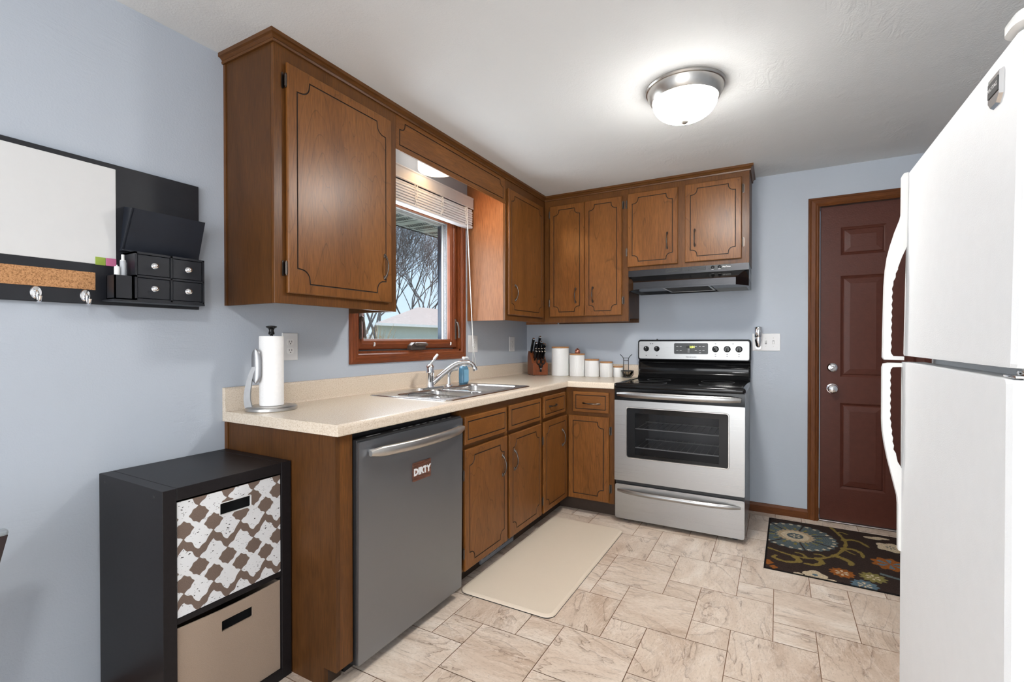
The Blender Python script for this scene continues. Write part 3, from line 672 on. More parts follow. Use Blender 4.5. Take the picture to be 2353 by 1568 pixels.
mb = MB(); open_box(mb, (.01, -1.054, Z0), (.62, -.640, Z1), skip='z+x+y+'); mb.build('body', m_side, c)
MB().prism([rect(-1.054, Z0, -.637, Z1)], FX(.620), 0, .017).build('face_frame', m_frame, c)
d = drawer_front(c, KF, -1.038, -.690, .705, .842); pull(d, KF, -.905, .774, vert=False)
d = cab_door(c, KF, -1.038, -.662, .106, .681, corners=(1, 0, 0, 1)); pull(d, KF, -.748, .537)
for z in (.565, .185): hinge(c, KF, -1.042, z, -1)
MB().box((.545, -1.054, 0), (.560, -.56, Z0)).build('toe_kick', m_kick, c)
LF = FY(-.637)
c = thing('base_cabinet', 'brown base cabinet with one drawer and door just left of the stove', 'cabinet', (.8, -.3, 0), G)
mb = MB(); open_box(mb, (.642, -.62, Z0), (.984, -.012, Z1), skip='z+y-'); mb.build('body', m_side, c)
MB().prism([rect(.639, Z0, .986, Z1)], FY(-.620), 0, .017).build('face_frame', m_frame, c)
d = drawer_front(c, LF, .694, .952, .705, .846); pull(d, LF, .830, .768, vert=False, L=.112)
d = cab_door(c, LF, .662, .952, .108, .680, corners=(0, 1, 1, 0)); 
for z in (.590, .200): hinge(c, LF, .957, z, 1)
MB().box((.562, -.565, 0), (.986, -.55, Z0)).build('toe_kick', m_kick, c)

# floor register in the toe kick
mb = MB(); mb.prism([rect(-1.640, .012, -1.285, .062)], FX(.561), 0, .010)
for i in range(26): y = -1.622+i*.0128; mb.box((.5705, y, .034), (.5722, y+.006, .056), 1)
o = rebase(mb.build('floor_register', [m_reg, m_slot]), (.565, -1.46, .012)); tag(o, 'grey metal slotted register in the toe kick under the sink cabinet', 'vent')

# ------------------------------------------------------------------ countertop with backsplash
def make_counter_top():
    c = thing('countertop', 'speckled beige L-shaped laminate countertop with rounded front edge', 'countertop', (.33, -1.4, .8745))
    e = .0475+.60; ey = -.6456
    L = [(.001, -2.655), (e, -2.655), (e, ey), (.989, ey), (.989, -.001), (.001, -.001)]
    hole = rect(.135, -1.935, .588, -1.160)
    mb = MB().prism([L, hole], FZ(0), .8745, .914)
    pr_ = [(0, .914), (-.005, .9138), (-.010, .912), (-.0135, .9085), (-.015, .903), (-.015, .878), (-.013, .8745), (0, .8745)]
    mb.sweep([(e, -2.655), (e, ey), (.989, ey)], pr_, lambda u, v_, d: (u, v_, d))
    mb.build('worktop', m_counter, c)
    bs = [(0, .914), (-.024, .914), (-.021, .920), (-.020, .926), (-.020, .999), (-.017, 1.005), (-.012, 1.008), (0, 1.008)]
    MB().sweep([(.001, -2.655), (.001, -.001), (.989, -.001)], bs, lambda u, v_, d: (u, v_, d)).build('backsplash', m_counter, c)
make_counter_top()

# ------------------------------------------------------------------ sink, faucet
def make_sink():
    c = thing('kitchen_sink', 'stainless steel double-bowl drop-in sink below the window', 'sink', (.36, -1.55, .914))
    bowls = [rrect(.215, -1.915, .560, -1.572, .05, 6), rrect(.215, -1.535, .560, -1.185, .05, 6)]
    out = rrect(.100, -1.967, .606, -1.133, .025, 5)
    flat = out+bowls[0]+bowls[1]
    mb = MB(); z = .9185
    mb.add([(p[0], p[1], z) for p in flat], [tuple(t) for t in tess([out]+bowls)])
    mb.loft([[(p[0], p[1], .9142) for p in offset_loop(out, -.006)], [(p[0], p[1], z-.001) for p in offset_loop(out, -.002)], [(p[0], p[1], z) for p in out]])
    mb.build('rim', m_sink, c)
    for b in bowls:
        mb = MB(); prof = [(0, 0), (.004, -.005), (.006, -.012), (.012, -.14), (.022, -.165), (.05, -.176)]
        mb.loft([[(p[0], p[1], z+h) for p in offset_loop(b, o)] for o, h in prof], sm=True)
        last = offset_loop(b, .05); mb.add([(p[0], p[1], z-.176) for p in last], [tuple(range(len(last)))])
        bo = mb.build('basin', m_sink, c, 60)
        cx = sum(p[0] for p in b)/len(b); cy = sum(p[1] for p in b)/len(b)
        MB().lathe([(0, .003), (.020, .003), (.024, .005), (.040, .004), (.044, 0)], (cx, cy, z-.1758), 24).build('drain', m_chrome, bo)
    return z
ZS = make_sink()
def arcpts(pts, n=6):
    P = [Vector(p) for p in pts]; out = []
    for i in range(len(P)-1):
        p0, p1, p2, p3 = P[max(i-1, 0)], P[i], P[i+1], P[min(i+2, len(P)-1)]
        for k in range(n):
            t = k/n; out.append(.5*((2*p1)+(-p0+p2)*t+(2*p0-5*p1+4*p2-p3)*t*t+(-p0+3*p1-3*p2+p3)*t**3))
    return out+[P[-1]]
def make_faucet():
    bx, by = .152, -1.537
    c = thing('faucet', 'chrome single-lever kitchen faucet with arched spout at the back of the sink', 'faucet', (bx, by, ZS))
    mb = MB().prism([rrect(bx-.028, by-.115, bx+.028, by+.115, .027, 6)], FZ(0), ZS, ZS+.007); mb.build('deck_plate', m_chrome, c)
    mb = MB().lathe([(.026, .007), (.025, .012), (.0235, .018), (.023, .085), (.0255, .088), (.0255, .094), (.0235, .098), (.024, .118), (.0195, .131), (.011, .139), (0, .141)], (bx, by, ZS), 24); mb.build('body', m_chrome, c)
    P = arcpts([(bx, by, ZS+.118), (bx+.004, by+.006, ZS+.140), (bx+.014, by+.018, ZS+.168), (bx+.030, by+.036, ZS+.196)])
    n = len(P); MB().tube(P, [.015-.009*min(1, i/(n*.45))+(.002 if i > n*.6 else 0) for i in range(n)], 12).build('lever', m_chrome, c)
    P = arcpts([(bx+.010, by+.010, ZS+.028), (bx+.055, by+.060, ZS+.085), (bx+.100, by+.110, ZS+.132), (bx+.140, by+.150, ZS+.148), (bx+.172, by+.185, ZS+.135), (bx+.186, by+.200, ZS+.098)], 7)
    n = len(P); MB().tube(P, [.0165-.0045*i/(n-1)+(.0025 if i > n-5 else 0) for i in range(n)], 14).build('spout', m_chrome, c)
    c = thing('side_sprayer', 'small chrome sink sprayer standing between the faucet and the blue bottle', 'sprayer', (.183, -1.397, ZS))
    MB().lathe([(.024, 0), (.023, .008), (.013, .014), (.011, .05), (.0125, .075)], (.183, -1.397, ZS), 18).build('holder', m_chrome, c)
    MB().tube([(.183, -1.397, ZS+.072), (.185, -1.394, ZS+.090), (.196, -1.382, ZS+.101), (.216, -1.355, ZS+.110)], [.0125, .014, .013, .015], 12).build('spray_head', m_chrome, c)
make_faucet()
def make_soap():
    x, y = .165, -1.212; z = ZS
    c = thing('soap_bottle', 'blue soap bottle with white pump behind the sink', 'bottle', (x, y, z))
    b = rrect(x-.021, y-.034, x+.021, y+.034, .014, 4)
    mb = MB().loft([[(p[0], p[1], z+h) for p in offset_loop(b, o)] for o, h in ((.006, 0), (0, .006), (0, .095), (.005, .106), (.010, .112), (.0122, .114))], caps=True, sm=True); mb.build('body', m_blueb, c)
    MB().prism([rrect(y-.026, z+.014, y+.026, z+.092, .004, 3)], FX(x+.0212), 0, .0008).build('label', m_bluel, c)
    mb = MB().lathe([(.012, .112), (.012, .128), (.006, .130), (.0045, .158), (.010, .160), (.011, .173), (0, .175)], (x, y, z), 16)
    mb.tube([(x, y, z+.168), (x+.014, y+.024, z+.168), (x+.018, y+.030, z+.162)], [.006, .0055, .004], 8); mb.build('pump', m_white, c)
make_soap()
def make_rack():
    c = thing('wire_dish_rack', 'wire dish basket sitting in the left sink bowl', 'dish rack', (.39, -1.74, ZS-.17))
    x0, x1, y0, y1, zb, zt = .245, .530, -1.885, -1.603, ZS-.165, ZS-.028
    w = .0018; mb = MB()
    for z in (zb, zt): mb.tube([(p[0], p[1], z) for p in rrect(x0, y0, x1, y1, .03, 4)], w*1.3, 6, closed=True)
    for i in range(9):
        y = y0+.03+i*(y1-y0-.06)/8; mb.tube([(x0, y, zt), (x0, y, zb), (x1, y, zb), (x1, y, zt)], w, 5)
    for i in range(5):
        x = x0+.03+i*(x1-x0-.06)/4; mb.tube([(x, y0, zt), (x, y0, zb), (x, y1, zb), (x, y1, zt)], w, 5)
    mb.build('basket', m_wire, c)
    for s_ in (0, 1):
        y = y0 if s_ == 0 else y1
        P = arcpts([(x0+.04, y, zt), (x0+.05, y, zt+.035), (x0+.14, y, zt+.042), (x1-.05, y, zt+.035), (x1-.04, y, zt)], 6)
        MB().tube(P, .0028, 6).build('handle', m_wire, c)
make_rack()

# ------------------------------------------------------------------ dishwasher
def make_dishwasher():
    c = thing('dishwasher', 'dark stainless dishwasher with curved bar handle at the near end of the counter', 'dishwasher', (.35, -2.25, 0))
    y0, y1 = -2.566, -1.936
    MB().box((.03, y0+.012, .06), (.600, y1-.012, .868)).build('tub', m_blackm, c)
    sh = lambda p: Vector((p.x+(p.z-.838)*.010, p.y, p.z))
    mb = MB().box((.604, y0, .050), (.654, y1, .846), bev=.003); mb.xform(sh); d = mb.build('door', m_blackm, c)
    for a, b_ in [(-2.50, -2.43)]+[(-2.36+.044*k, -2.336+.044*k) for k in range(9)]: MB().box((.628, a, .8458), (.633, b_, .8466)).xform(sh).build('control_mark', m_print, d)
    mb = MB().prism([rrect(y0+.002, .050, y1-.001, .838, .004, 2)], FX(.654), 0, .0085); mb.xform(sh); mb.build('front_panel', m_steeld, d)
    mb = MB(); rings = []
    n = 25
    for i in range(n):
        t = -1+2*i/(n-1); y = -2.235+.288*t; dd = .010+.040*(1-abs(t)**2.2); h = .019*(1-max(0, abs(t)-.86)*3.2); zc = .794
        rings.append([(.662+dd+a, y, zc+b_) for a, b_ in ((0, -h), (.006, -h*.97), (.0105, -h*.7), (.012, 0), (.0105, h*.7), (.006, h*.97), (0, h), (-.004, h*.6), (-.004, -h*.6))])
    mb.loft(rings, caps=True, sm=True)
    for yy in (-2.505, -1.965): mb.box((.655, yy-.012, .782), (.676, yy+.012, .806), bev=.003)
    mb.build('handle', m_nickel, d, 50)
    MB().box((.560, y0+.01, 0), (.575, y1-.01, .085)).build('toe_kick', m_blackm, c)
    s_ = thing('dishwasher_magnet', 'small rustic wooden magnet sign reading DIRTY on the dishwasher front', 'magnet', (.6635, -2.229, .666))
    MB().prism([rrect(-2.285, .629, -2.173, .703, .003, 2)], FX(.6612), 0, .004).build('board', m_sign, s_)
    mb = MB(); text_mb(mb, 'DIRTY', .037, FX(.6653), -2.229, .664, d=.0004, bold=.0024, sx=1.0); mb.build('lettering', m_print, s_)
    mb = MB(); text_mb(mb, 'CLEAN', .011, lambda u, v, d: FX(.6653)(-2.229-(u+2.229)-.030, .637-(v-.637), d), -2.229, .637, d=.0003); mb.build('small_lettering', m_copper, s_); MB().box((.6653, -2.245, .694), (.6656, -2.215, .697)).build('rule_line', m_copper, s_)
make_dishwasher()

# ------------------------------------------------------------------ stove
m_rack = plain('light_rack_wire', (0.62, 0.62, 0.62), 0.5)
m_cavity = plain('grey_oven_enamel', (0.30, 0.305, 0.31), 0.5)
m_rside = plain('grey_range_side', (0.20, 0.205, 0.21), 0.25)
def bowed_bar(mb, x0, x1, z, y, bow, hh, th, n=25, end=.85, mi=0):
    rings = []
    for i in range(n):
        t = -1+2*i/(n-1); x = (x0+x1)/2+(x1-x0)/2*t; d = bow*(1-abs(t)**3.0); h = hh*(1-max(0, abs(t)-end)*2.5)
        rings.append([(x, y-d-th*a, z+h*b_) for a, b_ in ((0, -.8), (.4, -1), (.8, -.75), (1, 0), (.8, .75), (.4, 1), (0, .8), (-.2, 0))])
    mb.loft(rings, caps=True, sm=True)
def make_stove():
    c = thing('kitchen_range', 'stainless steel freestanding electric range with black glass cooktop', 'stove', (1.383, -.33, 0))
    x0, x1 = .997, 1.768
    mb = MB().prism([rect(x0, .040, x1, .886), rect(1.10, .40, 1.66, .78)], FY(-.195), 0, .437); mb.box((x0, -.195, .040), (x1, -.03, .886)); mb.build('body', m_rside, c)
    for fx in (1.05, 1.715):
        for fy in (-.585, -.09): MB().lathe([(.020, 0), (.020, .008), (.010, .012), (.010, .041)], (fx, fy, 0), 14).build('foot', m_blackm, c)
    # cooktop
    o = rrect(.991, -.680, 1.776, -.045, .018, 5)
    mb = MB(); rings = [[(p[0], p[1], z) for p in offset_loop(o, q)] for q, z in ((.010, .884), (.002, .888), (0, .897), (.002, .908), (.008, .915), (.018, .9185), (.030, .9175), (.034, .9135))]
    mb.loft(rings, sm=True); mb.add(rings[-1], [tuple(range(len(o)))]); mb.add(rings[0], [tuple(range(len(o)))])
    ct = mb.build('cooktop', m_black, c, 50)
    for bx, by, r in ((1.19, -.50, .105), (1.58, -.50, .085), (1.19, -.23, .08), (1.58, -.23, .105)):
        MB().tube([(bx+r*math.cos(2*PI*k/40), by+r*math.sin(2*PI*k/40), .9137) for k in range(40)], .0012, 4, closed=True).build('burner_ring', m_panelg, ct)
    # oven door
    F = FY(-.636)
    d = MB(); d.prism([rrect(x0, .806, x1+.003, .880, .006, 2)], F, 0, .030); door = d.build('oven_door_top', m_black, c)
    mb = MB(); w = rrect(1.075, .4345, 1.683, .7585, .014, 4)
    mb.prism([rrect(x0-.002, .278, x1+.003, .805, .004, 2), w], F, .004, .032, 0)
    mb.sweep(w, [(-.006, .032), (-.004, .0345), (0, .0345), (.002, .030), (.002, .022)], F, closed=True, mi=1)
    door = mb.build('oven_door', [m_steel, m_nickel], c, 30)
    inn = rect(1.128, .456, 1.631, .7245)
    MB().prism([offset_loop(w, .001), inn], F, .018, .026).build('window_border', m_black, door)
    MB().prism([inn], F, .020, .0245).build('window_pane', m_ovglass, door)
    mb = MB(); open_box(mb, (1.1005, -.631, .4005), (1.6595, -.196, .7795), t=.008, skip='y-'); ov = mb.build('oven_cavity', m_cavity, door)
    for z in (.615, .49):
        mb = MB()
        for k in range(2): mb.tube([(1.112, -.605+.3*k, z), (1.648, -.605+.3*k, z)], .0042, 6)
        for k in range(14): mb.tube([(1.125+k*.039, -.60, z), (1.125+k*.039, -.24, z)], .0018, 5)
        mb.build('oven_rack', m_rack, ov)
    mb = MB(); bowed_bar(mb, 1.014, 1.752, .846, -.672, .036, .019, .013)
    for x in (1.030, 1.736): mb.box((x-.012, -.685, .832), (x+.012, -.660, .858), bev=.003)
    mb.build('oven_handle', m_steel, door, 50)
    mb = MB(); 
    mb.prism([rrect(x0+.002, .0285, x1+.002, .254, .012, 4)], F, .002, .030); dr = mb.build('warming_drawer', m_steel, c)
    mb = MB(); bowed_bar(mb, 1.016, 1.750, .213, -.664, .040, .0135, .012)
    mb.build('drawer_handle', m_steel, dr, 50)
    MB().box((x0, -.646, .255), (x1, -.630, .279)).build('seam', m_blackm, c)
    # backguard
    pr_ = [(-.012, .912), (-.100, .912), (-.102, .920), (-.092, .930), (-.074, .940), (-.064, .955), (-.060, .985), (-.062, 1.010), (-.068, 1.024), (-.074, 1.030), (-.070, 1.037), (-.058, 1.042), (-.052, 1.056), (-.012, 1.056)]
    mb = MB().loft([[(x, p[0]*k+(1-k)*-.03, p[1]) for p in pr_] for x, k in ((1.001, .86), (1.006, .97), (1.014, 1), (1.758, 1), (1.766, .97), (1.772, .86))], caps=True, sm=True); mb.build('riser', m_black, c, 28)
    hs = rrect(.998, 1.047, 1.776, 1.203, .020, 5)
    mb = MB(); mb.loft([[FY(-.012)(p[0], p[1], dd) for p in offset_loop(hs, q)] for q, dd in ((0, 0), (0, .062), (.003, .070), (.008, .073))], caps=True); h = mb.build('control_housing', m_black, c)
    F = FY(-.085)
    mb = MB().prism([rrect(1.010, 1.060, 1.764, 1.190, .012, 4)], F, 0, .002); cp_ = mb.build('control_plate', m_steel, h)
    MB().prism([rrect(1.267, 1.098, 1.501, 1.177, .008, 4)], F, .002, .0035).build('display_panel', m_panelg, h)
    MB().prism([rect(1.353, 1.141, 1.398, 1.157)], F, .0035, .004).build('display_window', m_slot, h)
    mb = MB(); text_mb(mb, '1:54', .021, F, 1.392, 1.149, d=.0044, bold=.0004); mb.build('clock_digits', m_led, h)
    for u, v in ((1.283, 1.152), (1.307, 1.152), (1.283, 1.122), (1.307, 1.122), (1.412, 1.152), (1.412, 1.122), (1.440, 1.152), (1.463, 1.152), (1.440, 1.122), (1.463, 1.122), (1.440, 1.106), (1.362, 1.132), (1.362, 1.122), (1.362, 1.112)): MB().prism([rect(u, v, u+.014, v+.003)], F, .0035, .004).build('key_mark', m_print, h)
    mb = MB(); text_mb(mb, 'FRIGIDAIRE', .0125, F, 1.386, 1.075, d=.0024, sx=1.15); mb.build('brand_lettering', m_printk, h)
    for u, v in ((1.064, 1.084), (1.142, 1.084), (1.55, 1.098), (1.55, 1.084), (1.626, 1.098), (1.626, 1.084), (1.701, 1.098), (1.701, 1.084), (1.55, 1.172), (1.663, 1.172), (1.095, 1.172), (1.110, 1.172)): MB().prism([rect(u-.005, v-.002, u+.005, v+.002)], F, .002, .0024).build('dial_mark', m_printk, h)
    for kx in (1.064, 1.142, 1.550, 1.626, 1.701):
        r = .0205 if kx < 1.2 else .0225
        mb = MB().lathe([(0, .0205), (r*.72, .0200), (r*.80, .018), (r*.85, .006), (r, .003), (r, 0)], F(kx, 1.135, .002), 22, axis='-Y'); mb.box((kx-.0035, -.112, 1.135-r*.72), (kx+.0035, -.104, 1.135+r*.72), bev=.0015)
        k = mb.build('knob', m_black, h, 40)
        MB().prism([rect(kx-.001, 1.135+r*.30, kx+.001, 1.135+r*.68)], FY(-.112), 0, .0004).build('pointer', m_print, k)
    MB().cyl((1.137, -.05, 1.200), (1.137, -.05, 1.209), .006, 12).build('vent_button', m_blackm, h)
make_stove()

# ------------------------------------------------------------------ range hood
def make_hood():
    c = thing('range_hood', 'black stainless under-cabinet range hood above the stove', 'range hood', (1.381, -.16, 1.55))
    x0, x1 = .9915, 1.7725
    top = [(x0, -.002, 1.699), (x0, -.322, 1.699), (x1, -.322, 1.699), (x1, -.002, 1.699)]
    mid = [(x0, -.002, 1.6545), (x0, -.322, 1.6545), (x1, -.322, 1.6545), (x1, -.002, 1.6545)]
    mid8 = [(x0, -.002, 1.6545), (x0, -.300, 1.6545), (x0+.02, -.322, 1.6545), (x1-.02, -.322, 1.6545), (x1, -.300, 1.6545), (x1, -.002, 1.6545)]
    lt = [(x0, -.002, 1.598), (x0, -.322, 1.600), (1.060, -.450, 1.598), (1.705, -.450, 1.595), (x1, -.322, 1.600), (x1, -.002, 1.598)]
    lb = [(p[0], p[1], 1.549) for p in lt]
    mb = MB().loft([top, mid], caps=False); mb.add(top, [(0, 1, 2, 3)])
    mb.loft([mid8, lt], 1); mb.loft([lt, lb]); inner = [(p[0]+(1.381-p[0])*.04, p[1]+(-.2-p[1])*.04, 1.549) for p in lt]; deep = [(p[0], p[1], 1.562) for p in inner]
    mb.loft([lb, inner, deep], 1); mb.add(deep, [tuple(range(6))], 1)
    mb.build('canopy', [m_hood, m_black], c, 20)
    mb = MB().prism([rrect(1.10, 1.560, 1.665, 1.588, .013, 6)], FY(-.4495), 0, .004); mb.build('visor', m_hood, c)
    F = FY(-.3222); mb = MB()
    for a, b_, n in ((1.2506, 1.352, 4), (1.362, 1.408, 4), (1.418, 1.514, 4)):
        for k in range(n): mb.prism([rect(a, 1.6695+k*.0068, b_, 1.6725+k*.0068)], F, 0, .0006)
    mb.build('vent_slots', m_slot, c)
    mb = MB().prism([rrect(1.530, 1.668, 1.668, 1.698, .0145, 6)], F, 0, .002); p = mb.build('control_panel', m_panelg, c)
    for u in (1.556, 1.598): MB().lathe([(0, .010), (.008, .0095), (.0095, .006), (.0115, 0)], F(u, 1.684, .002), 16, axis='-Y').build('switch_knob', m_black, p)
    mb = MB(); text_mb(mb, 'NuTone', .0145, F, 1.640, 1.683, d=.0024, bold=.0003, shear=.2)
    for u in (1.556, 1.598): mb.prism([rect(u-.007, 1.6695, u+.007, 1.672)], F, .002, .0024)
    mb.build('panel_print', m_print, p)
    mb = MB(); mb.prism([rect(1.240, -.405, 1.545, -.035), rect(1.252, -.393, 1.533, -.047)], lambda u, v, d: (u, v, d), 1.5565, 1.5615)
    fl = mb.build('filter_frame', m_nickel, c)
    mb = MB()
    for k in range(36): mb.tube([(1.252+k*.0080, -.393, 1.559), (1.252+k*.0080, -.047, 1.559)], .0017, 4)
    for k in range(36): mb.tube([(1.252, -.390+k*.0096, 1.559), (1.533, -.390+k*.0096, 1.559)], .0017, 4)
    mb.build('filter_mesh', m_wire, fl)
make_hood()

# ------------------------------------------------------------------ fridge
def make_fridge():
    c = thing('refrigerator', 'white top-freezer refrigerator at the right edge, doors facing the counter', 'refrigerator', (2.62, -2.40, 0))
    ya, yb = -2.772, -2.031
    MB().box((2.310, ya+.004, .030), (3.00, yb-.004, 1.650), bev=.006).build('body', m_fridge, c)
    for x in (2.36, 2.95):
        for y in (ya+.05, yb-.05): MB().cyl((x, y, 0), (x, y, .031), .018, 12).build('foot', m_blackm, c)
    MB().box((2.300, ya+.02, .035), (2.312, yb-.02, .095)).build('toe_grille', m_gasket, c)
    MB().box((2.296, ya+.012, .12), (2.311, yb-.012, 1.128)).build('door_gasket', m_gasket, c)
    MB().box((2.302, ya+.012, 1.160), (2.311, yb-.012, 1.645)).build('door_gasket', m_gasket, c)
    def slab(z0, z1, xf, xb):
        mb = MB(); o = [(xf+.012, ya), (xb, ya), (xb, yb), (xf+.012, yb), (xf+.0035, yb-.0035), (xf, yb-.012), (xf, ya+.016), (xf+.0045, ya+.0045)]
        mb.loft([[(p[0]*(1-k)+k*(xb+xf)/2, p[1]*(1-k)+k*-2.4, z) for p in o] for k, z in ((.012, z0), (0, z0+.006), (0, z1-.006), (.012, z1))], caps=True); return mb
    mb = slab(1.152, 1.661, 2.2475, 2.300); mb.xform(lambda p: Vector((p.x+.015*(p.z-1.152), p.y, p.z))); fd = mb.build('freezer_door', m_fridge, c)
    mb = slab(.110, 1.134, 2.243, 2.295); ld = mb.build('fridge_door', m_fridge, c)
    def hand(outer, inner, front, parent, cap):
        loop = [(front(z)-d, z) for d, z in outer]+[(front(z)-d, z) for d, z in inner]
        F = lambda u, v, d: (u, -2.031-d, v)
        mb = MB().prism([loop], F, .002, .024); h = mb.build('handle', m_fridgeh, parent)
    def scal(a, b_, n, dfun):
        out = []
        for i in range(n*4+1):
            t = i/(n*4); z = a+(b_-a)*t; out.append((dfun(z)+.0012*math.sin(2*PI*n*t), z))
        return out
    def lerp(tab):
        def f(z):
            for (z0, d0), (z1, d1) in zip(tab, tab[1:]):
                if min(z0, z1) <= z <= max(z0, z1): return d0+(d1-d0)*(z-z0)/(z1-z0)
            return tab[-1][1]
        return f
    fr = lambda z: 2.2475+.015*(z-1.152)
    outer = [(0, 1.664), (.010, 1.663), (.0135, 1.655), (.0125, 1.550), (.0145, 1.538), (.0255, 1.503), (.035, 1.465), (.0415, 1.432), (.0455, 1.395), (.0475, 1.350), (.0478, 1.224), (.0475, 1.146), (.044, 1.140), (0, 1.139)]
    inner = [(0, 1.149), (.024, 1.150), (.0285, 1.157)]+scal(1.160, 1.400, 11, lerp([(1.16, .0295), (1.25, .030), (1.348, .0300), (1.403, .0180)]))+[(.010, 1.430), (0, 1.457)]
    hand(outer, inner, fr, fd, None)
    fr2 = lambda z: 2.243
    outer = [(0, .600), (.0065, .602), (.0070, .730), (.0085, .752), (.022, .815), (.0305, .855), (.0375, .896), (.0425, .935), (.044, .972), (.0438, 1.118), (.041, 1.128), (.030, 1.131), (0, 1.131)]
    inner = [(0, 1.120), (.021, 1.119), (.0255, 1.112)]+scal(1.108, .870, 11, lerp([(.84, .004), (.8371, .0014), (.8853, .0174), (.972, .0257), (1.11, .0257)]))+[(.009, .852), (0, .835)]
    hand(outer, inner, fr2, ld, None)
    # hinge cover on top and centre hinge
    mb = MB(); o = rrect(2.2465, ya-.010, 2.345, -2.704, .030, 8)
    mb.loft([[(p[0], p[1], z) for p in offset_loop(o, q)] for q, z in ((.004, 1.6675), (0, 1.670), (0, 1.683), (.004, 1.689), (.012, 1.691))], caps=True, sm=True); mb.cyl((2.29, ya+.03, 1.648), (2.29, ya+.03, 1.670), .008, 10)
    mb.build('top_hinge_cover', m_fridgeh, c, 40)
    mb = MB(); mb.box((2.250, ya+.004, 1.1365), (2.312, ya+.050, 1.1405), bev=.001); mb.box((2.262, ya+.012, 1.1405), (2.30, ya+.040, 1.1475), bev=.001); mb.cyl((2.268, ya+.022, 1.134), (2.268, ya+.022, 1.152), .0045, 10); mb.box((2.29, ya+.05, 1.138), (2.311, ya+.075, 1.150), bev=.001)
    mb.build('centre_hinge', m_chrome, c)
    # badge
    Fb = lambda u, v, d: (2.2475+.015*(v-1.152)-d, u, v)
    sh_ = [(-2.650, 1.636), (-2.650, 1.594), (-2.662, 1.582), (-2.690, 1.582), (-2.702, 1.594), (-2.702, 1.636)]
    mb = MB(); mb.loft([[Fb(p[0], p[1], 0) for p in sh_], [Fb(-2.676+(p[0]+2.676)*.9, 1.609+(p[1]-1.609)*.9, .005) for p in sh_]], caps=True); bd = mb.build('badge', m_chrome, fd)
    MB().prism([rect(-2.697, 1.602, -2.655, 1.626)], Fb, .0045, .0062).build('badge_field', m_vent, bd)
    mb = MB(); text_mb(mb, 'MAYTAG', .0100, lambda u, v, d: Fb(-2.676-(u+2.676), v, d), -2.676, 1.6140, d=.0067); mb.build('badge_lettering', m_print, bd)
make_fridge()

# ------------------------------------------------------------------ lights
def dome_light(name, label, x, y, dm, grp=None):
    c = thing(name, label, 'ceiling light', (x, y, H-.15), grp)
    MB().lathe([(.150, H-.001), (.172, H-.001), (.172, H-.006), (.168, H-.012), (.163, H-.014), (.160, H-.030), (.148, H-.055), (.144, H-.060), (.140, H-.060), (.138, H-.052)], (x, y, 0), 48).build('metal_pan', m_nickel, c, 25)
    prof = [(.139*math.cos(R(a))**.85 if a < 90 else 0, H-.057-.088*math.sin(R(a))) for a in range(0, 91, 6)]
    MB().lathe(prof, (x, y, 0), 48).build('glass_bowl', dm, c, 60)
    MB().lathe([(0, H-.163), (.009, H-.161), (.0165, H-.154), (.0175, H-.149), (.014, H-.1455), (.004, H-.143)], (x, y, 0), 16).build('finial', m_nickel, c)
dome_light('ceiling_light', 'lit frosted dome ceiling light with brushed nickel rim over the kitchen floor', 1.567, -1.489, m_dome)
dome_light('ceiling_light', 'added frosted dome light on the ceiling behind the camera, standing in for bounced flash', 1.85, -4.14, m_flashdome)  # unseen fixture added in place of flash bounced off the ceiling
lx, ly = .188, -1.515
c = thing('sink_light', 'small white round ceiling light tucked behind the valance over the sink', 'ceiling light', (lx, ly, H-.155))
MB().lathe([(.108, H-.001), (.110, H-.012), (.110, H-.138), (.106, H-.144), (.102, H-.142)], (lx, ly, 0), 36).build('drum', m_drum, c, 30)
MB().lathe([(.102, H-.140), (.096, H-.147), (.070, H-.152), (.035, H-.1545), (0, H-.155)], (lx, ly, 0), 36).build('lens', m_warm, c, 60)
l = bpy.data.lights.new('sink_bulb', 'SPOT'); l.energy = 8; l.color = (1.0, 0.50, 0.17); l.spot_size = R(62); l.spot_blend = 1.0; l.shadow_soft_size = .03
o = bpy.data.objects.new('sink_bulb', l); COL.objects.link(o); o.location = (lx+.01, ly+.06, H-.172); o.rotation_euler = Vector((.12, 1, -.14)).to_track_quat('-Z', 'Y').to_euler()

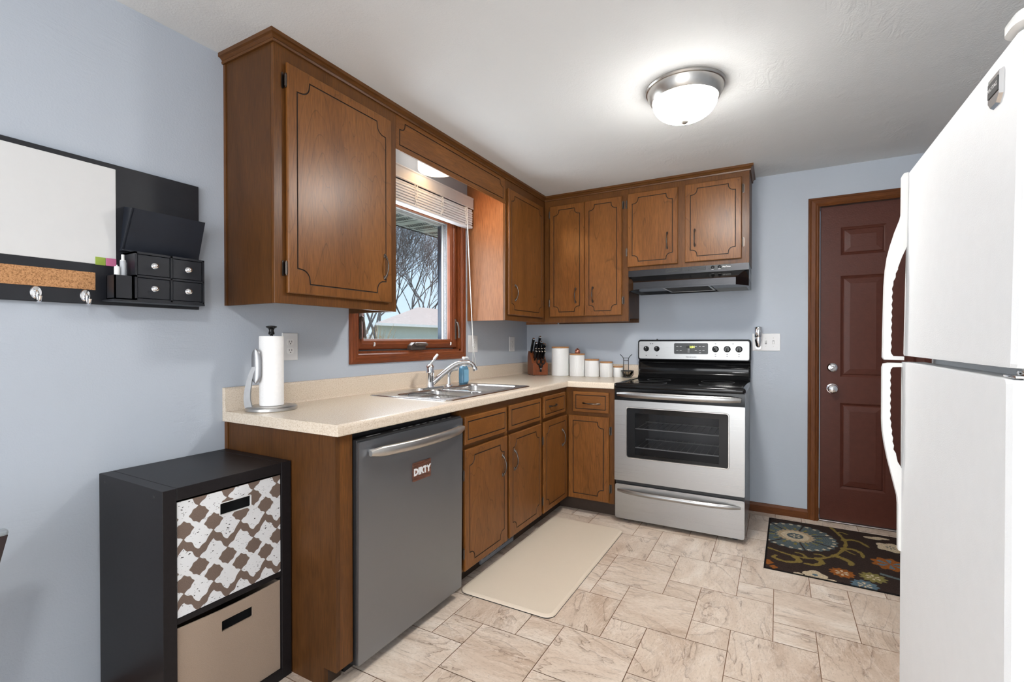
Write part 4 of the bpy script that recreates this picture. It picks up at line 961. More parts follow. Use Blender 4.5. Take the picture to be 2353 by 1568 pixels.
# ------------------------------------------------------------------ window blind
def make_blind():
    y0, y1 = -1.985, -.945
    c = thing('window_blind', 'white raised slat blind bunched at the top of the window', 'window blind', (.05, -1.46, 1.98))
    MB().box((.012, y0+.02, 2.135), (.060, y1-.02, 2.185)).build('headrail', m_blind, c)
    MB().prism([[(.060, 2.118), (.066, 2.116), (.068, 2.122), (.065, 2.130), (.065, 2.182), (.068, 2.190), (.066, 2.196), (.060, 2.196)]], lambda u, v, d: (u, d, v), y0, y1).build('valance', m_blind, c)
    mb = MB(); rnd = random.Random(5)
    for k in range(7):
        z = 2.004+k*.0160; o = rnd.uniform(-.003, .003); mb.box((.012+o, y0+.012, z), (.062+o, y1-.008, z+.0135), bev=.003, seg=1)
    mb.build('slats', m_blind, c)
    MB().box((.010, y0+.010, 1.983), (.064, y1-.006, 2.001), bev=.005).build('bottom_rail', m_blind, c)
    for yy in (-1.86, -1.56, -1.31, -1.045):
        mb = MB(); rnd = random.Random(int(-yy*100))
        for q in range(5):
            P = [(.066+rnd.uniform(0, .010), yy+rnd.uniform(-.016, .016), 2.112-.117*i/7) for i in range(8)]
            mb.tube(arcpts(P, 3), .0013, 4)
        mb.build('ladder_cord', m_cord, c)
    mb = MB().tube(arcpts([(.070, -1.030, 2.115), (.070, -1.025, 1.99), (.066, -.985, 1.55), (.060, -.955, 1.30), (.058, -.943, 1.165)], 5), .0034, 6)
    mb.tube(arcpts([(.058, -.943, 1.165), (.052, -.935, 1.09), (.040, -.925, 1.012)], 4), .0019, 5); mb.tube(arcpts([(.058, -.943, 1.165), (.054, -.916, 1.09), (.046, -.884, 1.012)], 4), .0019, 5)
    mb.lathe([(0, .012), (.004, .008), (.005, -.008), (0, -.012)], (.058, -.943, 1.165), 8); mb.build('pull_cord', m_cord, c)
make_blind()

# ------------------------------------------------------------------ counter objects
def make_towel():
    x, y, z = .130, -2.530, .914
    c = thing('paper_towel_holder', 'brushed steel paper towel holder with sprung side arm at the near counter end', 'paper towel holder', (x, y, z))
    MB().lathe([(.094, 0), (.097, .003), (.096, .013), (.090, .017), (.03, .0185), (0, .0185)], (x, y, z), 40).build('base', m_nickel, c, 35)
    mb = MB().lathe([(.006, .018), (.006, .305), (.012, .308), (.0115, .314), (.009, .322), (.011, .330), (.020, .336), (.021, .340), (.012, .343), (0, .344)], (x, y, z), 20); mb.build('post', m_black, c, 40)
    P = [(x-.032, y-.076, z+.012), (x-.037, y-.080, z+.05), (x-.032, y-.078, z+.10), (x-.020, y-.073, z+.148), (x-.008, y-.068, z+.178)]
    Q = arcpts(P, 5); n = len(Q); rings = []
    tn = Vector((.874, .486, 0)); nn = Vector((.486, -.874, 0))
    for i, p in enumerate(Q):
        w = .0145-.0065*i/(n-1); rings.append([p+tn*w*a+nn*.004*b_ for a, b_ in ((-1, -1), (1, -1), (1, 1), (-1, 1))])
    MB().loft(rings, caps=True).build('arm', m_satin, c)
    cx, cy = x-.004, y-.064; mb = MB(); r2 = []
    for i in range(13):
        t = -1+2*i/12; w = .0175*math.sqrt(max(0, 1-t**4))+.002; zz = z+.180+.070*t; bo = .004*t*t
        r2.append([Vector((cx, cy, zz))+tn*w*a+nn*(d+bo) for a, d in ((-1, -.003), (-.7, .002), (0, .005), (.7, .002), (1, -.003), (.7, -.008), (0, -.010), (-.7, -.008))])
    mb.loft(r2, caps=True, sm=True); mb.build('pressure_pad', m_satin, c, 50)
    r = MB().lathe([(.020, .0195), (.0445, .0195), (.0455, .024), (.0455, .296), (.0445, .300), (.020, .300), (.020, .0195)], (x, y, z), 40)
    o = rebase(r.build('paper_towel_roll', m_paper, None, 35), (x, y, z+.0195)); tag(o, 'white paper towel roll standing on the steel holder', 'paper towel roll')
make_towel()
def outlet_plate(name, label, F, u0, u1, v0, v1, kind, cat='outlet'):
    uc, vc = (u0+u1)/2, (v0+v1)/2
    c = thing(name, label, cat, F(uc, vc, 0))
    mb = MB(); a, b_ = rect(u0, v0, u1, v1), rect(u0+.003, v0+.003, u1-.003, v1-.003)
    mb.loft([[F(*p, .0005) for p in a], [F(*p, .0025) for p in a], [F(*p, .005) for p in b_]], caps=True); mb.build('plate', m_plate, c)
    gs = {'duplex': [uc], 'switch': [uc], 'three': [u0+.038, u0+.084, u0+.130], 'half': [uc+.018]}[kind]
    for i, g in enumerate(gs):
        if kind in ('duplex', 'half'):
            for s_ in (-1, 1):
                v = vc+s_*.0195; mb = MB().prism([rrect(g-.0165, v-.0145, g+.0165, v+.0145, .009, 5)], F, .0045, .0065); r = mb.build('receptacle', m_white, c)
                mb = MB()
                for du in (-.0062, .0062): mb.prism([rect(g+du-.0012, v-.001, g+du+.0012, v+.0075)], F, .0062, .0067)
                mb.prism([rrect(g-.0024, v-.0095, g+.0024, v-.0045, .002, 3)], F, .0062, .0067); mb.build('slots', m_slot, r)
        else:
            MB().prism([rect(g-.0055, vc-.0125, g+.0055, vc+.0125)], F, .0045, .0056).build('slot', m_slot, c)
            mb = MB(); s_ = 1 if i % 2 else -1
            mb.loft([[F(g+a_*.0042, vc+b2*.010, .005) for a_, b2 in ((-1, -1), (1, -1), (1, 1), (-1, 1))], [F(g+a_*.003, vc+s_*.009+b2*.0035, .015) for a_, b2 in ((-1, -1), (1, -1), (1, 1), (-1, 1))]], caps=True); mb.build('toggle', m_white, c)
            mb = MB()
            for v in (vc-.030, vc+.030): mb.lathe([(.0028, 0), (.0022, .0012), (0, .0014)], F(g, v, .005), 10, axis=(Vector(F(1, 0, 0))-Vector(F(0, 0, 0)), Vector(F(0, 1, 0))-Vector(F(0, 0, 0)), Vector(F(0, 0, 1))-Vector(F(0, 0, 0))))
            mb.build('screws', m_nickel, c)
    return c
WF = FX(0.0)
outlet_plate('wall_outlet', 'white duplex outlet on the wall beside the paper towel holder', WF, -2.392, -2.312, 1.107, 1.232, 'duplex')
outlet_plate('wall_outlet', 'white outlet plate behind the blind cord, right of the window', WF, -.924, -.799, 1.112, 1.235, 'half')
outlet_plate('wall_outlet', 'narrow white outlet in the corner left of the knife block', WF, -.320, -.232, 1.107, 1.230, 'duplex')
outlet_plate('switch_plate', 'white three-gang wall plate with two light switches beside the stove', FY(0.0), 1.780, 1.9515, 1.1235, 1.2440, 'three', 'light switch')
def make_night():
    c = thing('plug_in_night_light', 'chrome plug-in light on the left gang of the switch plate', 'night light', (1.818, -.02, 1.15))
    MB().lathe([(.024, .072), (.0255, .074), (.0255, .138), (.024, .140), (0, .140)], (1.8185, -.030, 1.150), 24).build('cap', m_chrome, c, 40)
    MB().lathe([(0, -.004), (.009, -.002), (.016, .010), (.019, .030), (.0225, .048), (.021, .060), (.0225, .072)], (1.8185, -.030, 1.150), 24).build('reflector', m_chrome, c, 60)
    MB().prism([rrect(1.801, 1.134, 1.836, 1.180, .016, 6)], FY(-.0052), 0, .012).build('plug_body', m_nickel, c)
make_night()
m_chev = None
def make_chevron():
    m, nt, b = mat('embossed_white_ceramic'); setp(b, (.80, .80, .79), .28)
    t = nt.nodes.new('ShaderNodeTexCoord'); sp = nt.nodes.new('ShaderNodeSeparateXYZ'); nt.links.new(t.outputs['Object'], sp.inputs[0])
    an = math1(nt, 'ARCTAN2', sp.outputs['Y'], sp.outputs['X'])
    zg = math1(nt, 'PINGPONG', math1(nt, 'MULTIPLY', an, 1.0), .32)
    ph = math1(nt, 'MULTIPLY', math1(nt, 'ADD', sp.outputs['Z'], math1(nt, 'MULTIPLY', zg, .075)), 520.0)
    h = math1(nt, 'SINE', ph); bump(nt, b, h, .22, .0010); return m
m_chev = make_chevron()
for (x, y, r, zt, lab) in ((.397, -.180, .0705, 1.148, 'tallest white canister with flat wooden lid, right of the knife block'), (.537, -.166, .0615, 1.094, 'second tallest white canister, with a copper glass ornament on its wooden lid'),
                      (.656, -.155, .0565, 1.0515, 'middle-sized white canister of the row, with flat wooden lid'), (.770, -.147, .0490, 1.034, 'second smallest white canister with flat wooden lid'), (.851, -.105, .0375, .999, 'smallest white canister with wooden lid, beside the black wire stand')):
    z = .914; h = zt-z
    c = thing('canister', lab, 'canister', (x, y, z), 'white embossed canisters in a row')
    MB().lathe([(0, 0), (r*.96, 0), (r, .003), (r, h-.014), (r*.97, h-.012), (r*.93, h-.012)], (x, y, z), 44).build('jar', m_chev, c, 35)
    MB().lathe([(r*.9, h-.0118), (r*.985, h-.011), (r*1.0, h-.008), (r*1.0, h-.002), (r*.98, h), (0, h)], (x, y, z), 44).build('lid', m_lidw, c, 35)
c = thing('copper_ornament', 'small copper glass dome ornament on top of the second canister', 'ornament', (.541, -.170, 1.094))
MB().lathe([(0, .001), (.019, .001), (.0215, .006), (.0215, .018), (.018, .030), (.011, .037), (0, .039)], (.541, -.170, 1.094), 24).build('dome', m_copper, c, 60)
MB().lathe([(0, .0395), (.005, .0395), (.007, .041), (.006, .0435), (0, .0445)], (.541, -.170, 1.0935), 14).build('knob', m_copper, c, 60)
# knife block (built axis aligned, then turned toward the room)
def make_knives():
    bx, by, bz = .205, -.205, .914
    rot = Matrix.Rotation(R(45), 4, 'Z')
    T = Matrix.Translation((bx, by, bz)) @ rot
    # local frame: +x width, -y front
    c = thing('knife_block', 'reddish wooden knife block in the counter corner', 'knife block', (bx, by, bz))
    w = .0625
    side = [(-.060, .004), (.075, .004), (.075, .150), (.055, .196), (.030, .192), (-.050, .094), (-.060, .092)]
    mb = MB(); mb.prism([side], lambda u, v, d: (d, u, v), -w, w)
    cut = [(-w, .0), (w, .0), (w, .098), (.030, .098), (.022, .085), (.018, .060), (-.018, .060), (-.022, .085), (-.030, .098), (-w, .098)]
    mb2 = MB(); mb2.prism([cut], lambda u, v, d: (u, -.060-d, v+.004), 0, .012)
    for q in (mb, mb2): q.xform(lambda p: T @ p)
    mb.build('block', m_block, c); mb2.build('front_board', m_block, c)
    mb = MB(); 
    for sx_ in (-1, 1):
        for yy in (-.05, .06): mb.box((sx_*.05-.008, yy-.008, 0), (sx_*.05+.008, yy+.008, .004))
    mb.xform(lambda p: T @ p); mb.build('foot', m_blackm, c)
    mb = MB(); text_mb(mb, 'Calphalon', .017, lambda u, v, d: T @ Vector((u, -.072-d, v)), 0, .038, d=.0005); mb.build('lettering', m_printk, c)
    ax = Vector((0, -.50, .866)).normalized()        # handles lean forward out of the sloped face
    sl0, sl1 = Vector((0, -.050, .094)), Vector((0, .030, .192)); nrm = Vector((0, -.775, .632))
    def knife(lab, u, t, L, wd, th, grp=None, name='kitchen_knife'):
        base = sl0.lerp(sl1, t)+Vector((u, 0, 0))
        yy = Vector((0, .866, .50)); xx = Vector((1, 0, 0))
        r = []
        for s_, k, off in ((.002, .75, 0), (.10*L, .85, 0), (.35*L, .95, .002), (.7*L, .85, .003), (.93*L, 1.05, 0), (L, .95, -.002)):
            p = base+nrm*0+ax*s_; r.append([p+xx*(a*th*k)+yy*(b_*wd*k+off) for a, b_ in ((-.6, -1), (.6, -1), (1, -.6), (1, .6), (.6, 1), (-.6, 1), (-1, .6), (-1, -.6))])
        wl = T @ base
        kn = thing(name, lab, 'knife', wl, grp)
        mb = MB().loft(r, caps=True, sm=True); mb.xform(lambda p: T @ p); mb.build('handle', m_black, kn, 50)
        e = base+ax*(L+.0002); mb = MB(); mb.loft([[e+xx*a*th*.95+yy*(b_*wd*.90-.002) for a, b_ in ((-1, -1), (1, -1), (1, 1), (-1, 1))], [e+ax*.006+xx*a*th*.7+yy*(b_*wd*.7-.002) for a, b_ in ((-1, -1), (1, -1), (1, 1), (-1, 1))]], caps=True)
        mb.xform(lambda p: T @ p); mb.build('end_cap', m_chrome, kn)
        b0 = base+ax*.001; mb = MB(); mb.loft([[b0+xx*a*.0016+yy*b_*wd*.8 for a, b_ in ((-1, -1), (1, -1), (1, 1), (-1, 1))], [b0-ax*.045+xx*a*.001+yy*b_*wd*.8 for a, b_ in ((-1, -1), (1, -1), (1, 1), (-1, 1))]], caps=True)
        mb.xform(lambda p: T @ p); mb.build('blade', m_chrome, kn)
    G = 'black-handled knives in the wooden block'
    knife('tallest black-handled knife at the top left of the knife block', -.048, .93, .128, .0140, .0100, G)
    knife('black-handled knife beside the tallest one, at the left of the knife block', -.026, .78, .108, .0135, .0095, G)
    knife('topmost black-handled knife at the right of the knife block', .006, .96, .142, .0135, .0095, G)
    knife('black-handled knife second from the top right of the knife block', .011, .73, .124, .0130, .0090, G)
    knife('black-handled knife third from the top right of the knife block', .031, .67, .112, .0120, .0085, G)
    knife('short black-handled knife at the far right edge of the knife block', .052, .76, .094, .0120, .0085, G)
    ords = ['leftmost', 'second from left', 'third from left', 'rightmost']
    for row, (t, L) in enumerate(((.46, .092), (.27, .088))):
        for k in range(4): knife('black steak knife, %s of the %s row of four in the block' % (ords[k], ('upper', 'lower')[row]), -.036+.024*k, t, L, .0085, .0068, 'steak knives in the block', 'steak_knife')
    s_ = thing('kitchen_scissors', 'black kitchen scissors in the front slot of the knife block', 'scissors', T @ Vector((0, -.066, .06)))
    for k in (-1, 1):
        cx, cz = k*.019, .112; mb = MB()
        ring = [(cx+.0155*math.cos(2*PI*i/20)*(1 if 1 else 1), -.0785-.010*(cz+.02*math.sin(2*PI*i/20)-.1)/.03, cz+.021*math.sin(2*PI*i/20)) for i in range(20)]
        mb.tube(ring, .0045, 8, closed=True); mb.tube([(cx*.75, -.0765, .094), (k*.004, -.0755, .060)], [.0055, .0065], 8)
        mb.xform(lambda p: T @ p); mb.build('finger_ring', m_black, s_, 60)
    mb = MB(); mb.lathe([(0, .003), (.005, .002), (.006, 0)], (0, -.083, .055), 14, axis='-Y'); mb.xform(lambda p: T @ p); mb.build('pivot_screw', m_chrome, s_)
    mb = MB(); mb.box((-.007, -.080, .030), (.007, -.0725, .062)); mb.xform(lambda p: T @ p); mb.build('blades', m_black, s_)
make_knives()
def make_stand():
    x, y, z = .932, -.135, .914
    c = thing('wire_bowl_stand', 'black wire stand holding a small glass bowl, left of the stove', 'stand', (x, y, z))
    mb = MB()
    ring = lambda r, h: [(x+r*math.cos(2*PI*i/28), y+r*math.sin(2*PI*i/28), z+h) for i in range(28)]
    mb.tube(ring(.046, .051), .0036, 6, closed=True); mb.tube(ring(.030, .004), .003, 6, closed=True)
    for a in (30, 150, 270): q = R(a); mb.tube([(x+.046*math.cos(q), y+.046*math.sin(q), z+.051), (x+.044*math.cos(q), y+.044*math.sin(q), z+.02), (x+.030*math.cos(q), y+.030*math.sin(q), z+.004)], .0025, 6)
    for k in (-1, 1):
        d = Vector((.874, .486, 0))*k; o = Vector((x, y, z))+Vector((-.02, .036, 0))
        mb.tube(arcpts([o+d*.019+Vector((0, 0, .004)), o+d*.019+Vector((0, 0, .10)), o+d*.019+Vector((0, 0, .140)), o+d*.028+Vector((0, 0, .158)), o+d*.046+Vector((0, 0, .176))], 4), .0026, 6)
    o = Vector((x-.02, y+.036, z)); d = Vector((.874, .486, 0))
    for h in (.148, .128): mb.tube([o-d*.019+Vector((0, 0, h)), o+d*.019+Vector((0, 0, h))], .002, 6)
    mb.build('wire_frame', m_blackm, c, 60)
    MB().lathe([(.018, .006), (.034, .016), (.042, .040), (.044, .054), (.042, .054), (.040, .040), (.032, .018), (0, .010)], (x, y, z), 28).build('bowl', m_bowlg, c, 60)
make_stand()

# ------------------------------------------------------------------ wall organizer
def make_organizer():
    c = thing('wall_organizer', 'black wall organizer with whiteboard, cork strip, mail pocket, small drawers and hooks', 'wall organizer', (0, -3.26, 1.313))
    ya, yb = -3.780, -2.749; F = FX(.0)
    MB().box((.001, ya, 1.313), (.018, yb, 1.7785), bev=.0015, seg=1).build('back_board', m_board, c)
    MB().box((.0175, -3.745, 1.4425), (.0205, -3.0105, 1.7625), bev=.001, seg=1).build('whiteboard', m_wb, c)
    MB().box((.0175, -3.745, 1.3585), (.0210, -3.0670, 1.4143)).build('cork_strip', m_cork, c)
    for y in (-3.55, -3.38, -3.2075, -3.0915):
        if y < -3.3: continue
        mb = MB().lathe([(0, .003), (.012, .0025), (.0135, 0)], (.018, y, 1.339), 20, axis='X', scale=(1, 1.45))
        mb.tube(arcpts([(.019, y, 1.343), (.029, y, 1.338), (.031, y, 1.322), (.036, y, 1.312), (.046, y, 1.315), (.050, y, 1.328)], 4), [.0042]*17+[.0042, .0045, .005, .0055], 10)
        mb.build('coat_hook', m_chrome, c, 50)
    # drawer unit
    x1, y0, y1, z0, z1 = .100, -2.9915, -2.7745, 1.3285, 1.4885; t = .0065
    ym, zm = (y0+y1)/2, (z0+z1)/2
    mb = MB(); mb.box((.018, y0, z0), (x1, y0+t, z1)); mb.box((.018, y1-t, z0), (x1, y1, z1)); mb.box((.018, y0, z0), (x1, y1, z0+t)); mb.box((.018, y0, z1-t), (x1, y1, z1))
    mb.box((.018, ym-t/2, z0), (x1, ym+t/2, z1)); mb.box((.018, y0, zm-t/2), (x1, y1, zm+t/2)); mb.box((.018, y0, z0), (.022, y1, z1)); u = mb.build('drawer_case', m_board, c)
    for a, b_ in ((y0+t, ym-t/2), (ym+t/2, y1-t)):
        for p, q in ((z0+t, zm-t/2), (zm+t/2, z1-t)):
            mb = MB().box((.024, a+.0016, p+.0016), (x1-.0015, b_-.0016, q-.0016), bev=.0012, seg=1); d = mb.build('drawer', m_board, c)
            MB().lathe([(0, .0185), (.005, .018), (.0082, .015), (.0078, .011), (.004, .007), (.004, .004), (.0098, .003), (.010, 0)], (x1-.0015, (a+b_)/2, (p+q)/2), 22, axis='X').build('knob', m_chrome, d, 40)
    # pen cup
    mb = MB(); open_box(mb, (.045, -3.047, 1.3285), (.100, -2.9965, 1.406), t=.004, skip='z+'); mb.box((.018, -3.050, 1.322), (.102, -2.7745, 1.3285)); mb.build('pen_cup', m_board, c)
    # mail pocket
    pts = [(-3.004, 1.497), (-2.766, 1.497), (-2.762, 1.634), (-2.990, 1.634)]
    f = lambda y, z, o: (.038+(z-1.497)*.30+o, y, z)
    mb = MB(); mb.loft([[f(y, z, 0) for y, z in pts], [f(y, z, -.004) for y, z in pts]], caps=True)
    for y in (-3.000, -2.766): mb.add([(.018, y, 1.497), f(y, 1.497, 0), f(y+(.013 if y < -2.9 else .003), 1.634, 0), (.018, y+(.013 if y < -2.9 else .003), 1.646), (.018, y+.004, 1.497), (f(y, 1.497, 0)[0], y+.004, 1.497), (f(y, 1.634, 0)[0], y+.004+(.013 if y < -2.9 else .003), 1.634), (.018, y+.004+(.013 if y < -2.9 else .003), 1.646)], [(0, 1, 2, 3), (4, 7, 6, 5), (0, 4, 5, 1), (1, 5, 6, 2), (2, 6, 7, 3), (3, 7, 4, 0)])
    mb.box((.018, -3.002, 1.495), (.040, -2.764, 1.499)); mb.build('mail_pocket', m_navy, c)
    for nm, lab, a, b_, m in (('sticky_note', 'green square note at the lower right corner of the whiteboard', -3.067, -3.040, m_green), ('sticky_note', 'pink square note at the lower right corner of the whiteboard', -3.039, -3.011, m_pink)):
        mb = MB().box((.0206, a, 1.4405), (.0222, b_, 1.4660), bev=.0007, seg=1); o = rebase(mb.build(nm, m), (.0214, (a+b_)/2, 1.453)); tag(o, lab, 'note')
    o = thing('highlighter_pen', 'tall white and grey marker standing in the black pen cup', 'pen', (.072, -3.013, 1.334))
    MB().lathe([(0, 0), (.0075, .001), (.0080, .118), (.0075, .124), (.0045, .125), (.0045, .142), (0, .143)], (.072, -3.013, 1.334), 16).build('barrel', m_white, o, 40)
    MB().lathe([(.0083, .060), (.0083, .120), (.0078, .122)], (.072, -3.013, 1.334), 16).build('cap', m_gasket, o, 40)
    MB().box((.070, -3.0045, 1.405), (.074, -3.0025, 1.452), bev=.0008, seg=1).build('clip', m_chrome, o)
    o = thing('marker_pen', 'short white marker standing in the black pen cup', 'pen', (.076, -3.031, 1.334))
    MB().lathe([(0, 0), (.0075, .001), (.0075, .097), (.0065, .101), (.002, .102), (.0015, .106), (0, .106)], (.076, -3.031, 1.334), 16).build('barrel', m_white, o, 40)
make_organizer()

# ------------------------------------------------------------------ cube shelf with bins
def make_cube():
    x0, x1, y0, y1, z1 = .018, .413, -3.060, -2.6500, .766; t = .0365
    c = thing('cube_shelf', 'black-brown two-cube shelf unit against the blue wall', 'shelf', (.21, -2.855, 0))
    mb = MB()
    MB().box((x0, y0, 0), (x1, y0+t, z1-.0005), bev=.001, seg=1).build('side_panel', m_cube, c); MB().box((x0, y1-t, 0), (x1, y1, z1), bev=.001, seg=1).build('side_panel', m_cube, c)
    MB().box((x0+.0005, y0+t+.0003, z1-t), (x1, y1-t-.0003, z1), bev=.001, seg=1).build('top_panel', m_cube, c)
    MB().box((x0, y0+t, 0), (x1, y1-t, t)).build('bottom_panel', m_cube, c); MB().box((x0, y0+t, .366), (x1-.002, y1-t, .382)).build('divider', m_cube, c)
    MB().box((x0, y0+t, t), (x0+.004, y1-t, z1-t)).build('back_panel', m_cube, c)
    for x in (.06, .365):
        MB().lathe([(0, .001), (.003, .001), (.0035, 0)], (x, y0, z1-.022), 12, axis='-Y').build('screw_cap', m_slot, c)
    ba, bb = y0+t+.003, y1-t-.003
    def bin_(name, label, za, zb, ha, hb, hz0, hz1, m, patt):
        b = thing(name, label, 'storage bin', (.21, (ba+bb)/2, za))
        f = MB(); xf = .4085 if patt else .405
        hole = rrect(ha, hz0, hb, hz1, .003, 2)
        if patt:
            nu, nv = 150, 150; U0, U1 = ba, bb
            us = [U0+(U1-U0)*i/nu for i in range(nu+1)]; vs_ = [za+(zb-za)*i/nv for i in range(nv+1)]
            for arr, lo, hi in ((us, ha, hb), (vs_, hz0, hz1)):
                for e in (lo, hi):
                    k = min(range(len(arr)), key=lambda i: abs(arr[i]-e)); arr[k] = e
            V = [(xf, u, v) for v in vs_ for u in us]; Fc = []
            for j in range(nv):
                for i in range(nu):
                    uc, vc = (us[i]+us[i+1])/2, (vs_[j]+vs_[j+1])/2
                    if ha < uc < hb and hz0 < vc < hz1: continue
                    k = j*(nu+1)+i; Fc.append((k, k+1, k+nu+2, k+nu+1))
            f.add(V, Fc); n0 = len(V)
            f.prism([rect(ba, za, bb, zb), rect(ha, hz0, hb, hz1)], FX(xf), -.004, -.0003)
        else:
            sag = [(ba, za), (bb, za), (bb, zb)]+[(bb+(ba-bb)*i/10, zb-.006*math.sin(PI*i/10)) for i in range(1, 10)]+[(ba, zb)]
            f.prism([sag, hole], FX(xf), -.004, 0)
        ob = f.build('front_panel', m, b)
        if patt:
            me = ob.data; a1 = me.attributes.new('motif', 'FLOAT', 'POINT'); a2 = me.attributes.new('medallion', 'FLOAT', 'POINT'); wp = wpos(b)
            S_, P_ = .0860, .1600
            for vt in me.vertices:
                u = vt.co.y+wp.y-(ba+.018); v = vt.co.z+wp.z-za-.030
                ph = u/S_; tri = abs((ph % 1)-.5)*2          # 1 at columns A, 0 at columns B
                zz = v-.046*(tri-.5)
                wob = .0035*math.sin(u/S_*2*PI*3)+.002*math.sin(v*240)
                q = ((zz+wob)/P_) % 1; dband = .5-abs(q-.5)     # distance to band line, period units
                best = .0110-dband*P_*.80
                # quatrefoil leaves above the peaks and below the valleys
                for off, cph, sg in ((0, 0, 1), (.5, .5, -1)):
                    du = ((ph-off+.5) % 1-.5)*S_
                    v0 = (.046*.5+.0385) if sg == 1 else (-.046*.5-.0385)
                    dv = ((v-v0)/P_+.5) % 1-.5; dv *= P_
                    an = math.atan2(dv, du); rr = math.hypot(du/.0285, dv/.0268)
                    rad = 1/(abs(math.cos(an))+abs(math.sin(an)))+.13*abs(math.sin(2*an))+.035*math.cos(8*an)
                    best = max(best, (rad-rr)*.022)
                a1.data[vt.index].value = .5+best*30
                m_ = 0
                for off, sg in ((0, 1), (.5, -1)):
                    du = ((ph-off+.5) % 1-.5)*S_; v0 = (.026-.040) if sg == 1 else (-.026+.040)
                    dv = (((v-v0)/P_+.5) % 1-.5)*P_; m_ = max(m_, 1-abs(du)/.034-abs(dv)/.040)
                a2.data[vt.index].value = .5+m_*2
        mb = MB(); mb.box((.05, ba, za), (xf-.0045, ba+.004, zb-.002)); mb.box((.05, bb-.004, za), (xf-.0045, bb, zb-.002)); mb.box((.05, ba, za), (.054, bb, zb-.002)); mb.box((.05, ba, za), (xf-.0045, bb, za+.004)); mb.build('box_body', m_bind if not patt else m_dark, b)
        mb = MB(); mb.sweep(hole, [(-.002, -.004), (-.002, .001), (.001, .001), (.001, -.004)], FX(xf), closed=True); mb.build('handle_trim', m_bind if not patt else m_wb, b)
        MB().box((xf-.030, ha-.012, hz0-.010), (xf-.026, hb+.012, hz1+.012)).build('handle_hole_shade', m_dark, b)  # black sheet painted as the shade seen through the handle hole
    bin_('storage_bin', 'white fabric bin with brown ogee pattern in the upper cube', .3835, .7225, -2.898, -2.797, .646, .683, m_binp, True)
    bin_('storage_bin', 'plain tan fabric bin in the lower cube', .0375, .351, -2.893, -2.790, .274, .309, m_bind, False)
make_cube()

